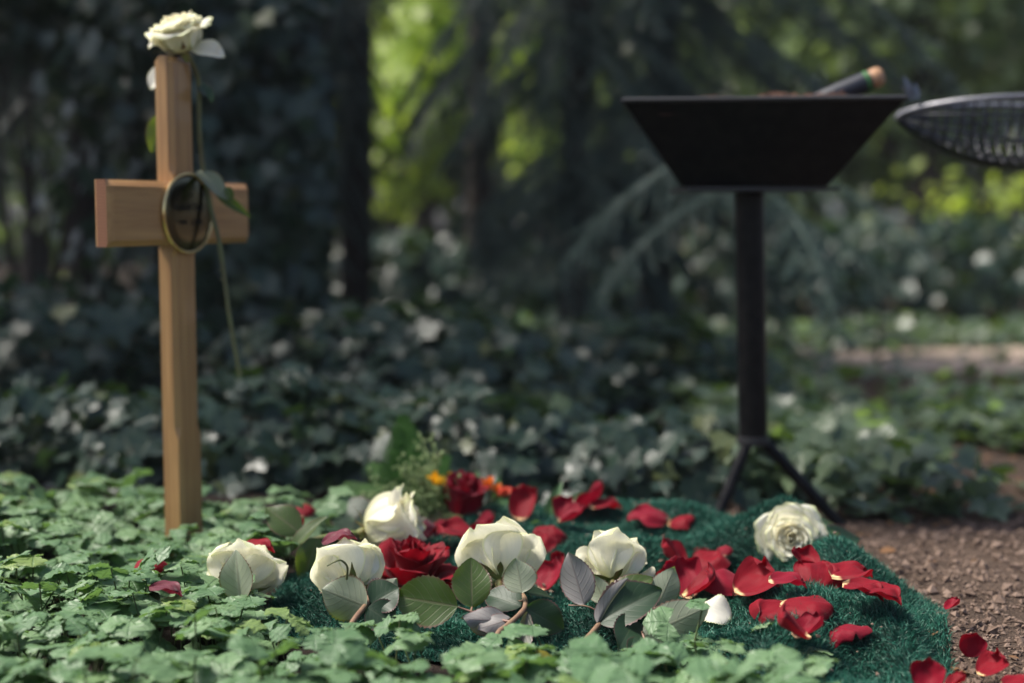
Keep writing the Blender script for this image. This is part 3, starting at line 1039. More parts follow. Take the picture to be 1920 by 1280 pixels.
# --- left rose half covered by a folded leaf (W6)
c = P(452, 1108, 1.42)
ax = (.0, .75, .62)
r = white_rose('white rose among the ground cover left of the mat with a folded leaf over it', c, ax, .046, 306, n=26, open_=.85, flare=.48, point=.13, outer_wave=.07, twist=1.2, sq=.93, fold=.14, flat=.8, base=56, wide=1.5)
calyx(r, c, ax, .03, 6, spread=60)
stem(r, [c - np.array(ax) * .008, P(440, 1135, 1.38), P(425, 1155, 1.35), P(415, 1180, 1.32)], .0024, .0028, 'stem', seed=8)
px_leaf(r, (452, 1128), (440, 1028), 1.36, 1.375, .018, 'rose_leaf', (.05, 1, -.25), fold=-.5, curl=-.3)
px_leaf(r, (470, 1140), (430, 1128), 1.36, 1.37, .012, 'rose_leaf', (0, 1, -.4))
px_leaf(r, (455, 1145), (480, 1180), 1.35, 1.33, .012, 'rose_leaf_dark', (0, -.6, .9))

# --- rose facing the camera (W7)
D7 = hit(1470, 1050, 0)
c = P(1484, 1002, D7 + .03)
ax = (-.16, -.93, .10)
r = white_rose('white rose facing the viewer near the tripod leg, its spiral centre showing', c, ax, .043, 307, n=44, open_=.78, flare=.42, core=.55, point=.10, outer_wave=.025, twist=.4, wide=1.35, sq=.75)
calyx(r, c, ax, .03, 7, spread=110)
stem(r, [c - np.array(ax) * .008, P(1530, 1015, D7 + .06), P(1600, 1025, D7 + .08)], .0026, .003, 'stem', seed=9)
px_leaf(r, (1528, 1015), (1618, 1003), D7 + .05, D7 + .08, .020, 'rose_leaf_dark', (0, -.75, .8), curl=.3)
px_leaf(r, (1522, 1000), (1580, 980), D7 + .05, D7 + .09, .016, 'rose_leaf', (.2, -.6, .9), curl=.3)

# --- torn white petal at the right front
c = P(1335, 1146, 1.33)
o = leaf_obj('white_petal', None, P(1300, 1132, hit(1300, 1140, .012)), P(1372, 1152, hit(1372, 1158, .010)), (-.1, -.6, .8), .015, M['white'], teeth=.12, fold=.15, curl=.6, wave=.35, shape=1.0, tipsharp=-.4)
tag(o, 'torn white rose petal with brown edge on the mat by a grey leaf', 'petal')

# --- open red rose between the white roses
c = P(772, 1112, 1.50)
rr = thing('red_rose', 'wide open red rose lying flat between two white roses', 'rose', c)
bloom(rr, c, (.03, -.12, .98), .061, 401, n=26, open_=1.2, flare=.30, sq=.85, wide=1.35, fold=.1, mats=('red', 'red'), point=.12, outer_wave=.17, core=0)
rs = RS(3)
mb = MB()
for k in range(26):
    a = rs.uniform(0, 6.28)
    p0 = c + np.array([cos(a), sin(a), 0]) * .004
    p1 = c + np.array([cos(a) * rs.uniform(.004, .014), sin(a) * rs.uniform(.004, .014) - .01, rs.uniform(.022, .034)])
    mb.tube([p0, (p0 + p1) / 2 + (0, 0, .004), p1], [.0005, .0005, .0012], 5)
obj('stamens', mb, M['filler'], rr)

# ------------------------------------------------------------------ loose red petals


def petal_loose(seed, L, W, cup, roll, bend, wave):
    """loose petal: base at origin, along +Y, lying, cup>0 = edges up"""
    rs = RS(seed)
    nu, nv = 19, 21
    s = np.linspace(-1, 1, nu)
    v = np.linspace(0, 1, nv)
    env = np.where(v < .6, np.sin(pi / 2 * v / .6) ** .62, np.sqrt(np.clip(1 - .92 * (np.clip(v - .6, 0, 1) / .4) ** 2.3, 0, 1)))
    ph = rs.uniform(0, 6.28, 5)
    Pg = np.zeros((nu, nv, 3))
    K = 1.0
    for i, si in enumerate(s):
        th = bend * (v - .15) + roll * sstep(.6, 1, v) * (1 if True else 0)
        Li = L * (1 - .10 * si * si + .06 * (1 - abs(si)))
        yy = np.concatenate([[0], np.cumsum(np.cos(th[1:]) * np.diff(v))]) * Li
        zz = np.concatenate([[0], np.cumsum(np.sin(th[1:]) * np.diff(v))]) * Li
        x_ = W * env * si
        rad = W / max(abs(cup), .05)
        ph_ = x_ / rad
        Pg[i, :, 0] = rad * np.sin(ph_)
        Pg[i, :, 1] = yy
        Pg[i, :, 2] = zz + math.copysign(1, cup) * rad * (1 - np.cos(ph_)) + wave * W * np.sin(4 * si + 5 * v + ph[0]) * sstep(.2, 1, v) \
            + .5 * wave * W * np.sin(8 * si - 3 * v + ph[1]) * abs(si) + .030 * W * np.sin(11 * si + 9 * v + ph[2]) * sstep(.3, 1, v) \
            + .045 * W * np.sin(6 * si - 13 * v + ph[3]) * sstep(.2, 1, v)
    uv = np.zeros((nu, nv, 2))
    uv[..., 0] = (s * .5 + .5)[:, None]
    uv[..., 1] = v
    mb = MB().add(Pg.reshape(-1, 3), grid_faces(nu, nv), uv.reshape(-1, 2))
    return to_mesh('red_petal', mb)


PET = {}
for nm, args in dict(dome=(1, .044, .026, -.85, -.5, -.9, .10), cup=(2, .044, .026, .95, .4, .8, .10), curl=(3, .046, .025, .7, 1.5, .9, .12),
                     flat=(4, .045, .027, .35, -.5, -.2, .16), wavy=(5, .044, .027, -.6, -.2, -1.1, .18), roll=(6, .044, .022, 1.35, .6, .6, .10)).items():
    PET[nm] = petal_loose(*args)
    PET[nm].materials.append(M['red'])


from mathutils import Euler, Matrix


def red_petal(px, py, d, kind, yaw, pitch=0, roll=0, scale=1.0, mat='red', label='', dz=0.0, center=True):
    """centre of the petal is seen at px,py; yaw: direction base->tip in degrees from +X ccw (seen from above)"""
    me = PET[kind]
    o = bpy.data.objects.new('red_petal', me)
    COL.objects.link(o)
    ctr = np.array([0, .022, .004]) * scale
    Rm = Euler((radians(pitch), radians(roll), radians(yaw - 90)), 'XYZ').to_matrix()
    rq = RS(int(px * 7 + py))
    scale = scale * 1.14 * rq.uniform(.78, 1.06)
    roll = roll + rq.uniform(-14, 14)
    pitch = pitch + rq.uniform(-4, 12)
    off = np.array(Rm) @ ctr
    d = d if d < 0 else hit(px, py, (.029 if kind == 'flat' else .020) + dz + (.038 if px < 640 else 0))
    d = abs(d)
    p = P(px, py, d) - off
    o.location = [float(q) for q in p]
    o.rotation_euler = Rm.to_euler()
    o.scale = (scale,) * 3
    if mat != 'red':
        o.material_slots[0].link = 'OBJECT'
        o.material_slots[0].material = M[mat]
    tag(o, label, 'petal', 'loose red rose petals')
    return o


PETALS = [
    # px, py, d, kind, yaw, pitch, roll, scale, mat, label
    (1500, 1112, 1.435, 'dome', -20, 25, 10, 1.12, 'red', 'domed red petal with bright base at the centre of the right petal group'),
    (1462, 1122, 1.42, 'wavy', 215, 20, -15, 1.05, 'red', 'red petal sloping down left of the domed petal, sharing its pale base'),
    (1580, 1158, 1.36, 'dome', -75, 30, 12, 1.08, 'crimson', 'large pinkish red petal alone near the mat fold, pointed corner down'),
    (1478, 1172, 1.355, 'curl', 170, 15, 0, 1.0, 'red', 'dark curled red petal just above the ground cover leaves'),
    (1515, 1178, 1.35, 'roll', 30, 10, 0, .75, 'crimson', 'short rolled red petal touching the curled petal by the ground cover'),
    (1540, 1068, 1.53, 'wavy', 80, 55, 10, .98, 'red', 'upright rounded red petal below the white rose facing the viewer'),
    (1590, 1065, 1.56, 'flat', 20, 10, 0, .90, 'red', 'flat red petal stretching right from the upright rounded petal'),
    (1612, 1092, 1.52, 'flat', -30, 0, 0, .75, 'red', 'small flat red petal on the outer fold of the mat'),
    (1655, 1100, 1.51, 'flat', -35, 0, 0, .85, 'red', 'thin red petal nearest the right rim of the mat'),
    (1512, 1054, 1.62, 'roll', 120, 10, 0, .75, 'red', 'red petal tucked directly beneath the white rose facing the viewer'),
    (1372, 1078, 1.475, 'dome', 140, 40, -10, 1.0, 'crimson', 'tall domed red petal on the left of the middle petal pair'),
    (1415, 1092, 1.455, 'curl', 20, 10, 10, 1.05, 'red', 'curled red petal with pale base right of the tall domed petal'),
    (1440, 1072, 1.51, 'dome', 60, 30, 0, .8, 'red', 'red petal half hidden behind the curled petal of the middle pair'),
    (1470, 1080, 1.50, 'flat', 0, 5, 0, .7, 'crimson', 'thin flat red petal linking the middle pair and the right group'),
    (1262, 1045, 1.565, 'cup', 165, 30, 0, 1.12, 'red', 'broad cupped red petal just right of the standing white rose'),
    (1310, 1040, 1.56, 'wavy', 35, 55, 5, 1.12, 'red', 'largest raised red petal with pale spot in the cluster by the white rose'),
    (1265, 1075, 1.515, 'curl', -60, 10, 0, 1.0, 'red', 'red petal folding down at the front of the large cluster'),
    (1282, 1092, 1.455, 'roll', 100, 25, 0, 1.0, 'crimson', 'pinkish rolled red petal behind the grey green leaf edge'),
    (1318, 1098, 1.445, 'curl', -10, 15, 0, 1.05, 'red', 'long curled red petal with two pale marks beside the leaf edge'),
    (1358, 1027, 1.60, 'dome', 70, 60, 0, .42, 'crimson', 'tiny pink red petal lying alone right of the large cluster'),
    (1235, 953, 1.865, 'wavy', 170, 35, -10, 1.05, 'crimson', 'pink sheened red petal at the far edge of the mat before the tripod'),
    (1270, 962, 1.855, 'dome', -20, 40, 10, .85, 'red', 'rounded red petal leaning on the pink sheened petal at the far edge'),
    (1102, 942, 1.87, 'cup', -20, 25, 0, 1.15, 'crimson', 'big cupped red petal with pale spot at the far left of the mat edge'),
    (1062, 917, 1.91, 'dome', 60, 70, 0, 1.1, 'red', 'upright red petal behind the green lily leaves, highest of the far petals'),
    (1130, 940, 1.90, 'flat', 10, 10, 0, .8, 'red', 'flat red petal peeking out right of the big cupped petal'),
    (1055, 952, 1.86, 'roll', 90, 30, 0, .9, 'crimson', 'pink red petal behind the slanted lily leaf'),
    (1072, 968, 1.82, 'cup', 0, 10, 0, .85, 'crimson', 'small pink petal on the mat under the slanted lily leaf'),
    (982, 948, 1.84, 'roll', 70, 35, 0, 1.0, 'red', 'crumpled red petal between the bouquet and the lily leaves'),
    (992, 1018, 1.70, 'wavy', 70, 60, -10, 1.0, 'red', 'red petal leaning left in the pair below the lily leaves'),
    (1030, 1006, 1.70, 'dome', 80, 75, 15, .95, 'red', 'upright teardrop red petal on the right of the pair below the lily leaves'),
    (862, 988, 1.73, 'flat', 170, 20, 0, 1.2, 'red', 'broad flat red petal in front of the dark red rose'),
    (895, 995, 1.70, 'cup', -10, 15, 0, 1.05, 'crimson', 'pinkish red petal lying right of the broad flat one under the bouquet'),
    (838, 975, 1.76, 'dome', 120, 40, 0, .95, 'crimson', 'domed crimson petal directly under the dark red rose'),
    (950, 990, 1.74, 'flat', 10, 15, 0, .85, 'red', 'small red petal just behind the widest white rose'),
    (790, 988, 1.62, 'dome', 90, 70, 20, 1.0, 'maroon', 'dark maroon petal pressed against the side lying white rose'),
    (1032, 1082, 1.44, 'cup', 40, 30, 0, .85, 'crimson', 'crimson petal between the two front white roses by the purple leaf'),
    (1046, 1050, 1.50, 'roll', 80, 50, 0, .5, 'red', 'sliver of red petal behind the upright purple leaf'),
    (265, 1057, 1.60, 'dome', 60, 60, 0, .75, 'red', 'red petal caught in the ground cover left of the cross foot'),
    (310, 1095, 1.50, 'flat', 0, 0, 0, .7, 'maroon', 'dark red petal sunk in the ground cover below the cross foot'),
    (565, 950, 1.83, 'dome', 80, 50, 0, .65, 'red', 'red petal high on the ground cover right of the cross'),
    (475, 1017, 1.62, 'flat', 0, 10, 0, .8, 'red', 'red petal under leaves between the cross and the left white rose'),
    (632, 1000, 1.66, 'flat', 10, 20, 0, .8, 'maroon', 'dark red petal behind the stem of the side lying white rose'),
    (555, 988, 1.68, 'roll', 50, 20, 0, .6, 'red', 'red petal behind the hanging grey leaf right of the cross'),
    (1822, 1207, 1.375, 'cup', 80, 70, 15, .55, 'dark_red', 'dark cupped red petal standing on bare soil right of the mat'),
    (1860, 1250, 1.30, 'curl', 15, 10, 0, .68, 'red', 'curled red petal with pale base on bare soil in the lower right'),
    (1742, 1265, 1.28, 'cup', 60, 50, 0, .65, 'dark_red', 'dark red petal at the foot of the mat on the soil'),
    (1788, 1132, 1.50, 'roll', 20, 10, 0, .5, 'dark_red', 'small dark red petal on soil beside the mat corner'),
    (1795, 1276, 1.27, 'roll', 10, 10, 0, .55, 'red', 'small red petal on soil cut by the lower picture edge'),
    (1905, 1277, 1.27, 'flat', 0, 10, 0, .6, 'red', 'red petal on soil at the lower right corner'),
    (755, 1020, 1.55, 'flat', 100, 30, 0, .9, 'dark_red', 'dark red petal under the side lying white rose'),
]
for q_ in PETALS:
    red_petal(*q_[:9], label=q_[9])

# ------------------------------------------------------------------ bouquet behind
bq = thing('bouquet', 'loose bouquet with dark red rose, fern fronds and small yellow and orange flowers', 'bouquet', P(830, 990, 1.86))
c = P(868, 968, 1.83)
rb = tag(obj('rose_bloom', MB().tube([c - (0, 0, .015), c], [.003, .006], 8), M['stem'], bq))
bloom(rb, c, (.08, -.25, .95), .058, 402, n=18, open_=.16, flare=.32, mats=('dark_red', 'dark_red'), point=.12, outer_wave=.10, twist=1.0)


def frond(root, base, tip, nh, width, material, np_=15, seed=0, name='fern_frond'):
    rs = RS(seed)
    base, tip = np.asarray(base), np.asarray(tip)
    L = np.linalg.norm(tip - base)
    y = (tip - base) / L
    z = nrm(np.asarray(nh, float) - np.dot(nh, y) * y)
    x = np.cross(y, z)
    mb = MB()
    mb.tube([base, (base + tip) / 2 + z * L * .04, tip], [.0014, .0010, .0004], 5)
    for k in range(np_):
        t = .12 + .86 * k / np_
        pl = width * (1 - t) ** .85 + .004
        for sd in (-1, 1):
            p0 = base + y * L * t + z * L * .04 * (1 - (2 * t - 1) ** 2)
            dr = nrm(x * sd + y * .55 + z * rs.uniform(-.15, .15))
            nq = max(4, int(pl / .0045))
            for j in range(nq):
                q0 = p0 + dr * pl * j / nq + z * -.08 * pl * (j / nq) ** 2
                ll = (.0100 * (1 - .8 * j / nq) + .0025) * min(1, pl / .03 + .3)
                for s2 in (-1, 1):
                    e = nrm(y * s2 + dr * .9 + z * rs.uniform(-.2, .2))
                    wv = nrm(np.cross(e, z)) * ll * .36
                    mb.add([q0, q0 + e * ll * .5 + wv, q0 + e * ll, q0 + e * ll * .5 - wv], [(0, 1, 2, 3)])
    return obj(name, mb, M[material], root)


frond(bq, P(770, 960, 1.90), P(755, 775, 1.96), (.15, -1, .25), .055, 'fern', 20, 1)
frond(bq, P(760, 975, 1.86), P(640, 908, 1.92), (.1, -.8, .7), .042, 'fern', 16, 2)
frond(bq, P(790, 965, 1.88), P(690, 868, 1.95), (.2, -.9, .5), .040, 'fern', 16, 3)
frond(bq, P(780, 965, 1.87), P(840, 850, 1.95), (0, -1, .3), .030, 'fern', 14, 4)
px_leaf(bq, (690, 990), (622, 935), 1.80, 1.84, .030, 'rose_leaf_dark', (.1, -.8, .6))
px_leaf(bq, (715, 975), (660, 1000), 1.79, 1.78, .024, 'rose_leaf_dark', (0, -.7, .8))


def sprig(root, base, tip, seed, spread=.03, nbr=9):
    rs = RS(seed)
    base, tip = np.asarray(base), np.asarray(tip)
    mb = MB()
    mb.tube([base, (base + tip) / 2, tip], [.0012, .0009, .0005], 5)
    for k in range(nbr):
        t = rs.uniform(.25, 1)
        p0 = base + (tip - base) * t
        p1 = p0 + rs.normal(0, 1, 3) * spread * np.array([1, .7, .6]) + (0, 0, .012)
        mb.tube([p0, (p0 + p1) / 2 + (0, 0, .003), p1], .0005, 4)
        for j in range(4):
            q0 = p0 + (p1 - p0) * rs.uniform(.4, 1) + rs.normal(0, .003, 3)
            sc = rs.uniform(.0018, .0032)
            ring = [q0 + np.array([0, 0, h]) * sc for h in (-1.3, -.8, 0, .8, 1.3)]
            mb.tube(ring, np.array([.1, .7, 1, .7, .1]) * sc, 6, rnd=rs.rand())
    return obj('filler_sprig', mb, M['filler'], root)


for k, (b, t) in enumerate([((800, 980), (812, 850)), ((770, 975), (770, 890)), ((800, 985), (790, 905)), ((820, 985), (808, 880)), ((790, 990), (750, 920)),
                            ((830, 985), (800, 940)), ((800, 990), (760, 950))]):
    sprig(bq, P(*b, 1.82), P(*t, 1.86), 60 + k, nbr=16)
stem(bq, [P(808, 862, 1.86), P(822, 852, 1.86), P(842, 846, 1.86)], .0010, .0005, 'stem', name='tendril')


def blossom(root, c, axis, size, seed, material, n=5, open_=.5, name='blossom'):
    b = obj(name, MB().tube([np.asarray(c) - nrm(axis) * .02, c], [.0012, .002], 6), M['stem'], root)
    bloom(b, np.asarray(c), axis, size, seed, n=n, open_=open_, flare=.3, mats=(material, material), point=.2, core=0)


blossom(bq, P(822, 906, 1.83), (-.4, -.3, .8), .016, 501, 'yellow', 6, .3)
blossom(bq, P(832, 908, 1.84), (.3, -.3, .5), .010, 502, 'yellow', 4, .2)
blossom(bq, P(917, 917, 1.84), (0, -.2, 1), .016, 503, 'orange', 5, .15)
blossom(bq, P(926, 920, 1.84), (.5, -.2, .8), .010, 504, 'orange', 4, .2)
blossom(bq, P(936, 928, 1.84), (.7, -.3, .6), .016, 505, 'coral', 5, .3)
blossom(bq, P(845, 905, 1.85), (-.3, -.2, .9), .012, 506, 'yellow', 5, .3)

for k, (b, t, d0, w_, nh) in enumerate([
    ((940, 975), (975, 905), 1.83, .008, (0, -1, .3)), ((900, 985), (965, 935), 1.81, .016, (-.2, -.8, .5)), ((1020, 985), (1053, 900), 1.80, .0085, (-.3, -1, .2)),
    ((1050, 965), (1093, 918), 1.80, .0075, (-.4, -1, .3)), ((968, 985), (1003, 920), 1.80, .0075, (.4, -1, .2)), ((995, 978), (1018, 1010), 1.74, .012, (.3, -.9, .6)),
    ((1040, 975), (1056, 1025), 1.74, .011, (.5, -.9, .5)), ((880, 930), (895, 880), 1.88, .010, (0, -1, .3)), ((850, 930), (845, 880), 1.88, .009, (.2, -1, .2)),
    ((930, 950), (935, 890), 1.86, .008, (.2, -1, .2)), ((915, 975), (990, 955), 1.80, .012, (-.2, -.6, .8))]):
    leaf_obj('lily_leaf', bq, P(*b, d0), P(*t, d0 + .01), nh, w_, M['blade'], teeth=0, fold=.3, curl=.3)
stem(bq, [P(850, 985, 1.83), P(950, 978, 1.81), P(1020, 982, 1.80), P(1050, 966, 1.80)], .0022, .0016, 'stem', name='stem')
stem(bq, [P(800, 990, 1.83), P(880, 995, 1.82), P(968, 985, 1.80)], .0022, .0016, 'stem', name='stem')

# ------------------------------------------------------------------ wooden cross
ALPHA = radians(22)
cross = thing('wooden_cross', 'light brown wooden grave cross with an oval brass plaque at its centre', 'cross', CB)
cross.rotation_euler = (0, 0, pi / 2 - ALPHA)   # local X = bar direction, local -Y = front


def beveled_bar(L0, L1, w, t, axis, ch):
    """bar from L0..L1 along axis ('z' or 'x'); ch(l) chamfer size; octagonal section with real end faces"""
    n = 120
    ls = np.linspace(L0, L1, n)
    rings = []
    for l in ls:
        c_ = ch(l)
        h, k = w / 2, t / 2
        e = min(L1 - l, l - L0)
        inset = max(0, .006 - e) if axis == 'x' else max(0, .006 - (L1 - l))
        h2, k2 = h - inset * .0, k
        b_ = .0006
        sec = [(-h + c_, -k), (h - c_, -k), (h, -k + c_), (h, k - b_), (h - b_, k), (-h + b_, k), (-h, k - b_), (-h, -k + c_)]
        rings.append([(a, -(k - inset) if (b == -k) else (min(max(b, -(k - inset)), k - inset)), l) if axis == 'z' else
                      (l, -(k - inset) if b == -k else min(max(b, -(k - inset)), k - inset), a) for a, b in sec])
    return np.array(rings)


PW, PT = .047, .023
BW, BT, BL = .076, .026, .288
BZ = .420


def ch_post(l):
    c0 = .0062
    v = c0 * (1 - sstep(BZ - BW / 2 - .012, BZ - BW / 2 - .004, l)) * 1.0 if l < BZ else c0 * sstep(BZ + BW / 2 + .006, BZ + BW / 2 + .014, l)
    v = v * sstep(.142, .162, l)
    return max(v, .0006)


def ch_bar(l):
    a = abs(l)
    return max(.0072 * sstep(PW / 2 + .006, PW / 2 + .014, a), .0006)


def bar_obj(name, rings, material, endmat, which):
    mb = MB()
    m, k = rings.shape[:2]
    Fq = []
    for i in range(m - 1):
        for j in range(k):
            j2 = (j + 1) % k
            Fq.append((i * k + j, i * k + j2, (i + 1) * k + j2, (i + 1) * k + j))
    mb.add(rings.reshape(-1, 3), Fq)
    nq = len(Fq)
    mb.f.append(np.array([[j for j in range(k)], [(m - 1) * k + k - 1 - j for j in range(k)]]))
    o = obj(name, mb, material, cross, smooth=False, local=True)
    o.data.materials.append(endmat)
    for p in o.data.polygons:
        if p.index >= nq:
            p.material_index = 1
    # consistent normals
    import bmesh
    bm = bmesh.new()
    bm.from_mesh(o.data)
    bmesh.ops.recalc_face_normals(bm, faces=bm.faces)
    bm.to_mesh(o.data)
    bm.free()
    return o


bar_obj('post', beveled_bar(-.25, TOPZ, PW, PT, 'z', ch_post), M['wood_post'], M['endgrain'], 'z')
bar_obj('crossbar', beveled_bar(-BL / 2, BL / 2, BW, BT, 'x', ch_bar) + np.array([0, 0, BZ]), M['wood_bar'], M['endgrain'], 'x')
# plaque
pa, pb_ = .050, .0475
a = np.linspace(0, 2 * pi, 56, endpoint=False)
yf = -BT / 2
rad = np.array([(1.0, 0), (1.0, -.0025), (.93, -.0035), (.6, -.0042), (.0001, -.0045)])
ring = np.array([[(pa * .965 * r_ * cos(t), yf + h_, BZ + pb_ * .965 * r_ * sin(t)) for r_, h_ in rad] for t in a])
plq = obj('plaque', MB().grid(ring, closed=True), M['brass_dark'], cross, local=True)
ca_ = np.linspace(0, 2 * pi, 10, endpoint=False)
tor = np.array([[((pa + .0020 * cos(u)) * cos(t), yf - .0028 + .0022 * sin(u), BZ + (pb_ + .0020 * cos(u)) * sin(t)) for u in np.append(ca_, ca_[0])] for t in a])
obj('plaque_rim', MB().grid(tor, closed=True), M['brass'], plq, local=True)
for txt, zz, sz_ in (('Isabell Paul', .0035, .0135), ('* 1941   † 2023', -.0135, .0085)):
    cu = bpy.data.curves.new('engraving', 'FONT')
    cu.body = txt
    cu.size = sz_
    cu.align_x = 'CENTER'
    cu.extrude = .0002
    to = bpy.data.objects.new('engraving', cu)
    COL.objects.link(to)
    bpy.context.view_layer.update()
    dg = bpy.context.evaluated_depsgraph_get()
    me = bpy.data.meshes.new_from_object(to.evaluated_get(dg))
    bpy.data.objects.remove(to)
    me.materials.clear()
    me.materials.append(M['engrave'])
    o = bpy.data.objects.new('engraving', me)
    COL.objects.link(o)
    o.parent = plq
    o.rotation_euler = (pi / 2, 0, 0)
    o.location = (0, yf - .0048, BZ + zz)

# ------------------------------------------------------------------ earth bowl on tripod stand
D0 = 2.05
sc_ = D0 / F_PX
pc = P(1407, 187, D0)
zr = .584
zb_ = .458
zl = .086
xt = P(1405, 187, D0)[0]
xp0 = P(1405, 350, D0)[0]
xp1 = P(1412, 838, D0)[0]
stand = thing('bowl_stand', 'black metal tripod stand carrying a square sloping bowl for earth', 'stand', (xp1, D0, float(gz(xp1, D0))))
xc = (P(1168, 187, D0 - .2)[0] + P(1690, 187, D0 - .2)[0]) / 2 + .02
HR, HB = (P(1690, 187, D0 - .18)[0] - P(1168, 187, D0 - .18)[0]) / 2, .098
zr = P(1400, 188, D0 - HR)[2]
zb_ = P(1400, 350, D0 - HB)[2]
xc = (P(1168, 187, D0 - HR)[0] + P(1690, 187, D0 - HR)[0]) / 2 + .023
xb = (P(1282, 350, D0 - HB)[0] + P(1545, 350, D0 - HB)[0]) / 2 + .012
tk = .003
sq = np.array([(-1, -1), (1, -1), (1, 1), (-1, 1)]) @ np.array([[cos(radians(7)), -sin(radians(7))], [sin(radians(7)), cos(radians(7))]])


def sqring(cx, h, z):
    return np.array([(cx + h * a_, D0 + h * b_, z) for a_, b_ in sq])


rings = [sqring(xb, .001, zb_), sqring(xb, HB, zb_), sqring(xc, HR, zr), sqring(xc, HR - tk, zr), sqring(xb, HB - tk, zb_ + tk), sqring(xb, .001, zb_ + tk)]
V = np.concatenate(rings)
Fq = []
for i in range(5):
    for j in range(4):
        k = (j + 1) % 4
        Fq.append((i * 4 + j, i * 4 + k, (i + 1) * 4 + k, (i + 1) * 4 + j))
mb = MB().add(V, Fq)
bowl = obj('bowl', mb, M['black'], stand, smooth=False)
mb = MB()
for j in range(4):
    a_, b_ = sqring(xc, HR + .001, zr + .0015)[j], sqring(xc, HR + .001, zr + .0015)[(j + 1) % 4]
    mb.tube([a_, (a_ + b_) / 2, b_], .0035, 8)
obj('rim', mb, M['black_edge'], bowl)
mb = MB().box((xb, D0, zb_ - .003), (HB * 2 + .012, HB * 2 + .012, .005))
obj('bottom_plate', mb, M['black_edge'], stand, smooth=False)
mb = MB().tube([(xp0, D0, zb_ - .006), ((xp0 + xp1) / 2, D0, .27), (xp1, D0, zl + .003)], .0212, 28)
pole = obj('pole', mb, M['black'], stand)
mb = MB().tube([(xp1, D0, zl + .012), (xp1, D0, zl + .004), (xp1, D0, zl)], [.0235, .0245, .0235], 28)
obj('collar', mb, M['black_edge'], stand)
for k, (dx, dy) in enumerate(((.135, -.02), (-.070, -.050), (-.035, .11))):
    f = np.array([xp1 + dx, D0 + dy, float(gz(xp1 + dx, D0 + dy)) - .012])
    t0 = np.array([xp1 + dx * .13, D0 + dy * .13, zl + .002])
    f = f + (f - t0) * .08
    obj('leg', MB().tube([t0, (t0 + f) / 2, f], .0088, 16), M['black'], stand)

# soil heaped in bowl
rs = RS(77)
nx = 40
u_ = np.linspace(-1, 1, nx)
U, W_ = np.meshgrid(u_, u_, indexing='ij')
hh = HR * .86
zz_ = zr - .012 + .022 * (1 - np.maximum(np.abs(U), np.abs(W_)) ** 3) + .006 * vnoise(np.stack([U, W_], -1), 3, 7.0) + .003 * vnoise(np.stack([U, W_], -1), 4, 20.0)
mb = MB().grid(np.stack([xc + U * hh, D0 + W_ * hh, zz_], -1))
nl = 900
ux, uy = rs.uniform(-.9, .9, (2, nl))
sz = rs.uniform(.002, .007, nl)
zt = zr - .012 + .022 * (1 - np.maximum(np.abs(ux), np.abs(uy)) ** 3) + .006 * vnoise(np.stack([ux, uy], -1), 3, 7.0)
V, Fc, UV, RN = bake((oct_v, oct_f, np.zeros((6, 2))), rand_rot(rs, nl, .8) * sz[:, None, None], np.stack([xc + ux * hh, D0 + uy * hh, zt + sz * .5], -1), rs.rand(nl))
mb.add(V, Fc, UV, RN)
tag(obj('soil_heap', mb, M['soil_heap'], smooth=False), 'reddish brown loose earth heaped inside the black bowl', 'soil')

# trowel stuck in the soil
tr = thing('trowel', 'garden trowel handle with dark grip and wooden end sticking out of the bowl', 'trowel', P(1535, 190, D0 - .02))
h0, h1 = P(1520, 196, 2.0), P(1650, 143, 2.0)
dv = nrm(h1 - h0)
mb = MB().tube([h0 - dv * .012, h0, h0 + (h1 - h0) * .35, h0 + (h1 - h0) * .72, h0 + (h1 - h0) * .86], [.007, .0115, .0138, .0142, .0135], 20)
grip = obj('handle', mb, M['grip'], tr)
mb = MB().tube([h0 + (h1 - h0) * .86, h0 + (h1 - h0) * .92, h1 - dv * .002, h1 + dv * .003, h1 + dv * .005], [.0132, .0140, .0138, .0105, .004], 20)
obj('handle_end', mb, M['grip_wood'], tr)
mb = MB().tube([h0 + (h1 - h0) * .78, h0 + (h1 - h0) * .83], [.0146, .0144], 20)
obj('ring', mb, M['green_tape'], tr)
bl0 = h0 - dv * .012
bl = np.array([[bl0 - dv * .02 * q + np.array([0, 1, 0]) * wv * s + np.array([0, 0, -.004 + .012 * s * s * (wv / .025)]) for s in (-1, -.5, 0, .5, 1)]
               for q, wv in ((0, .008), (1, .022), (2.5, .026), (4, .020), (5, .006))])
obj('blade', MB().grid(bl), M['iron'], tr)

# ------------------------------------------------------------------ wire basket at the right edge
D1 = 2.12
bs = thing('wire_basket', 'dark boat shaped woven wire basket with leaf ornament, cut by the right picture edge', 'basket', (P(1990, 900, D1)[0], D1, -.03))
xl_, xr_ = P(1682, 225, D1)[0], P(2120, 225, D1)[0]
xm, hl = (xl_ + xr_) / 2, (xr_ - xl_) / 2
zt_ = P(1920, 190, D1)[2]
ztip = P(1688, 222, D1)[2]
zbm = P(1900, 311, D1)[2]
HW = .085


def hull(u, w):
    """u -1..1 along, w -1..1 around (rim - keel - rim)"""
    e = np.clip(1 - np.abs(u) ** 2.4, 0, 1)
    rimz = ztip + (zt_ - ztip) * np.sqrt(np.clip(1 - np.abs(u) ** 2, 0, 1))
    kz = ztip - .004 - (ztip - zbm) * (1 - np.abs(u) ** 1.9)
    a = w * pi / 2
    return np.stack([xm + hl * u, D1 + HW * e * np.sin(a), rimz + (kz - rimz) * np.cos(a) ** .9], -1)


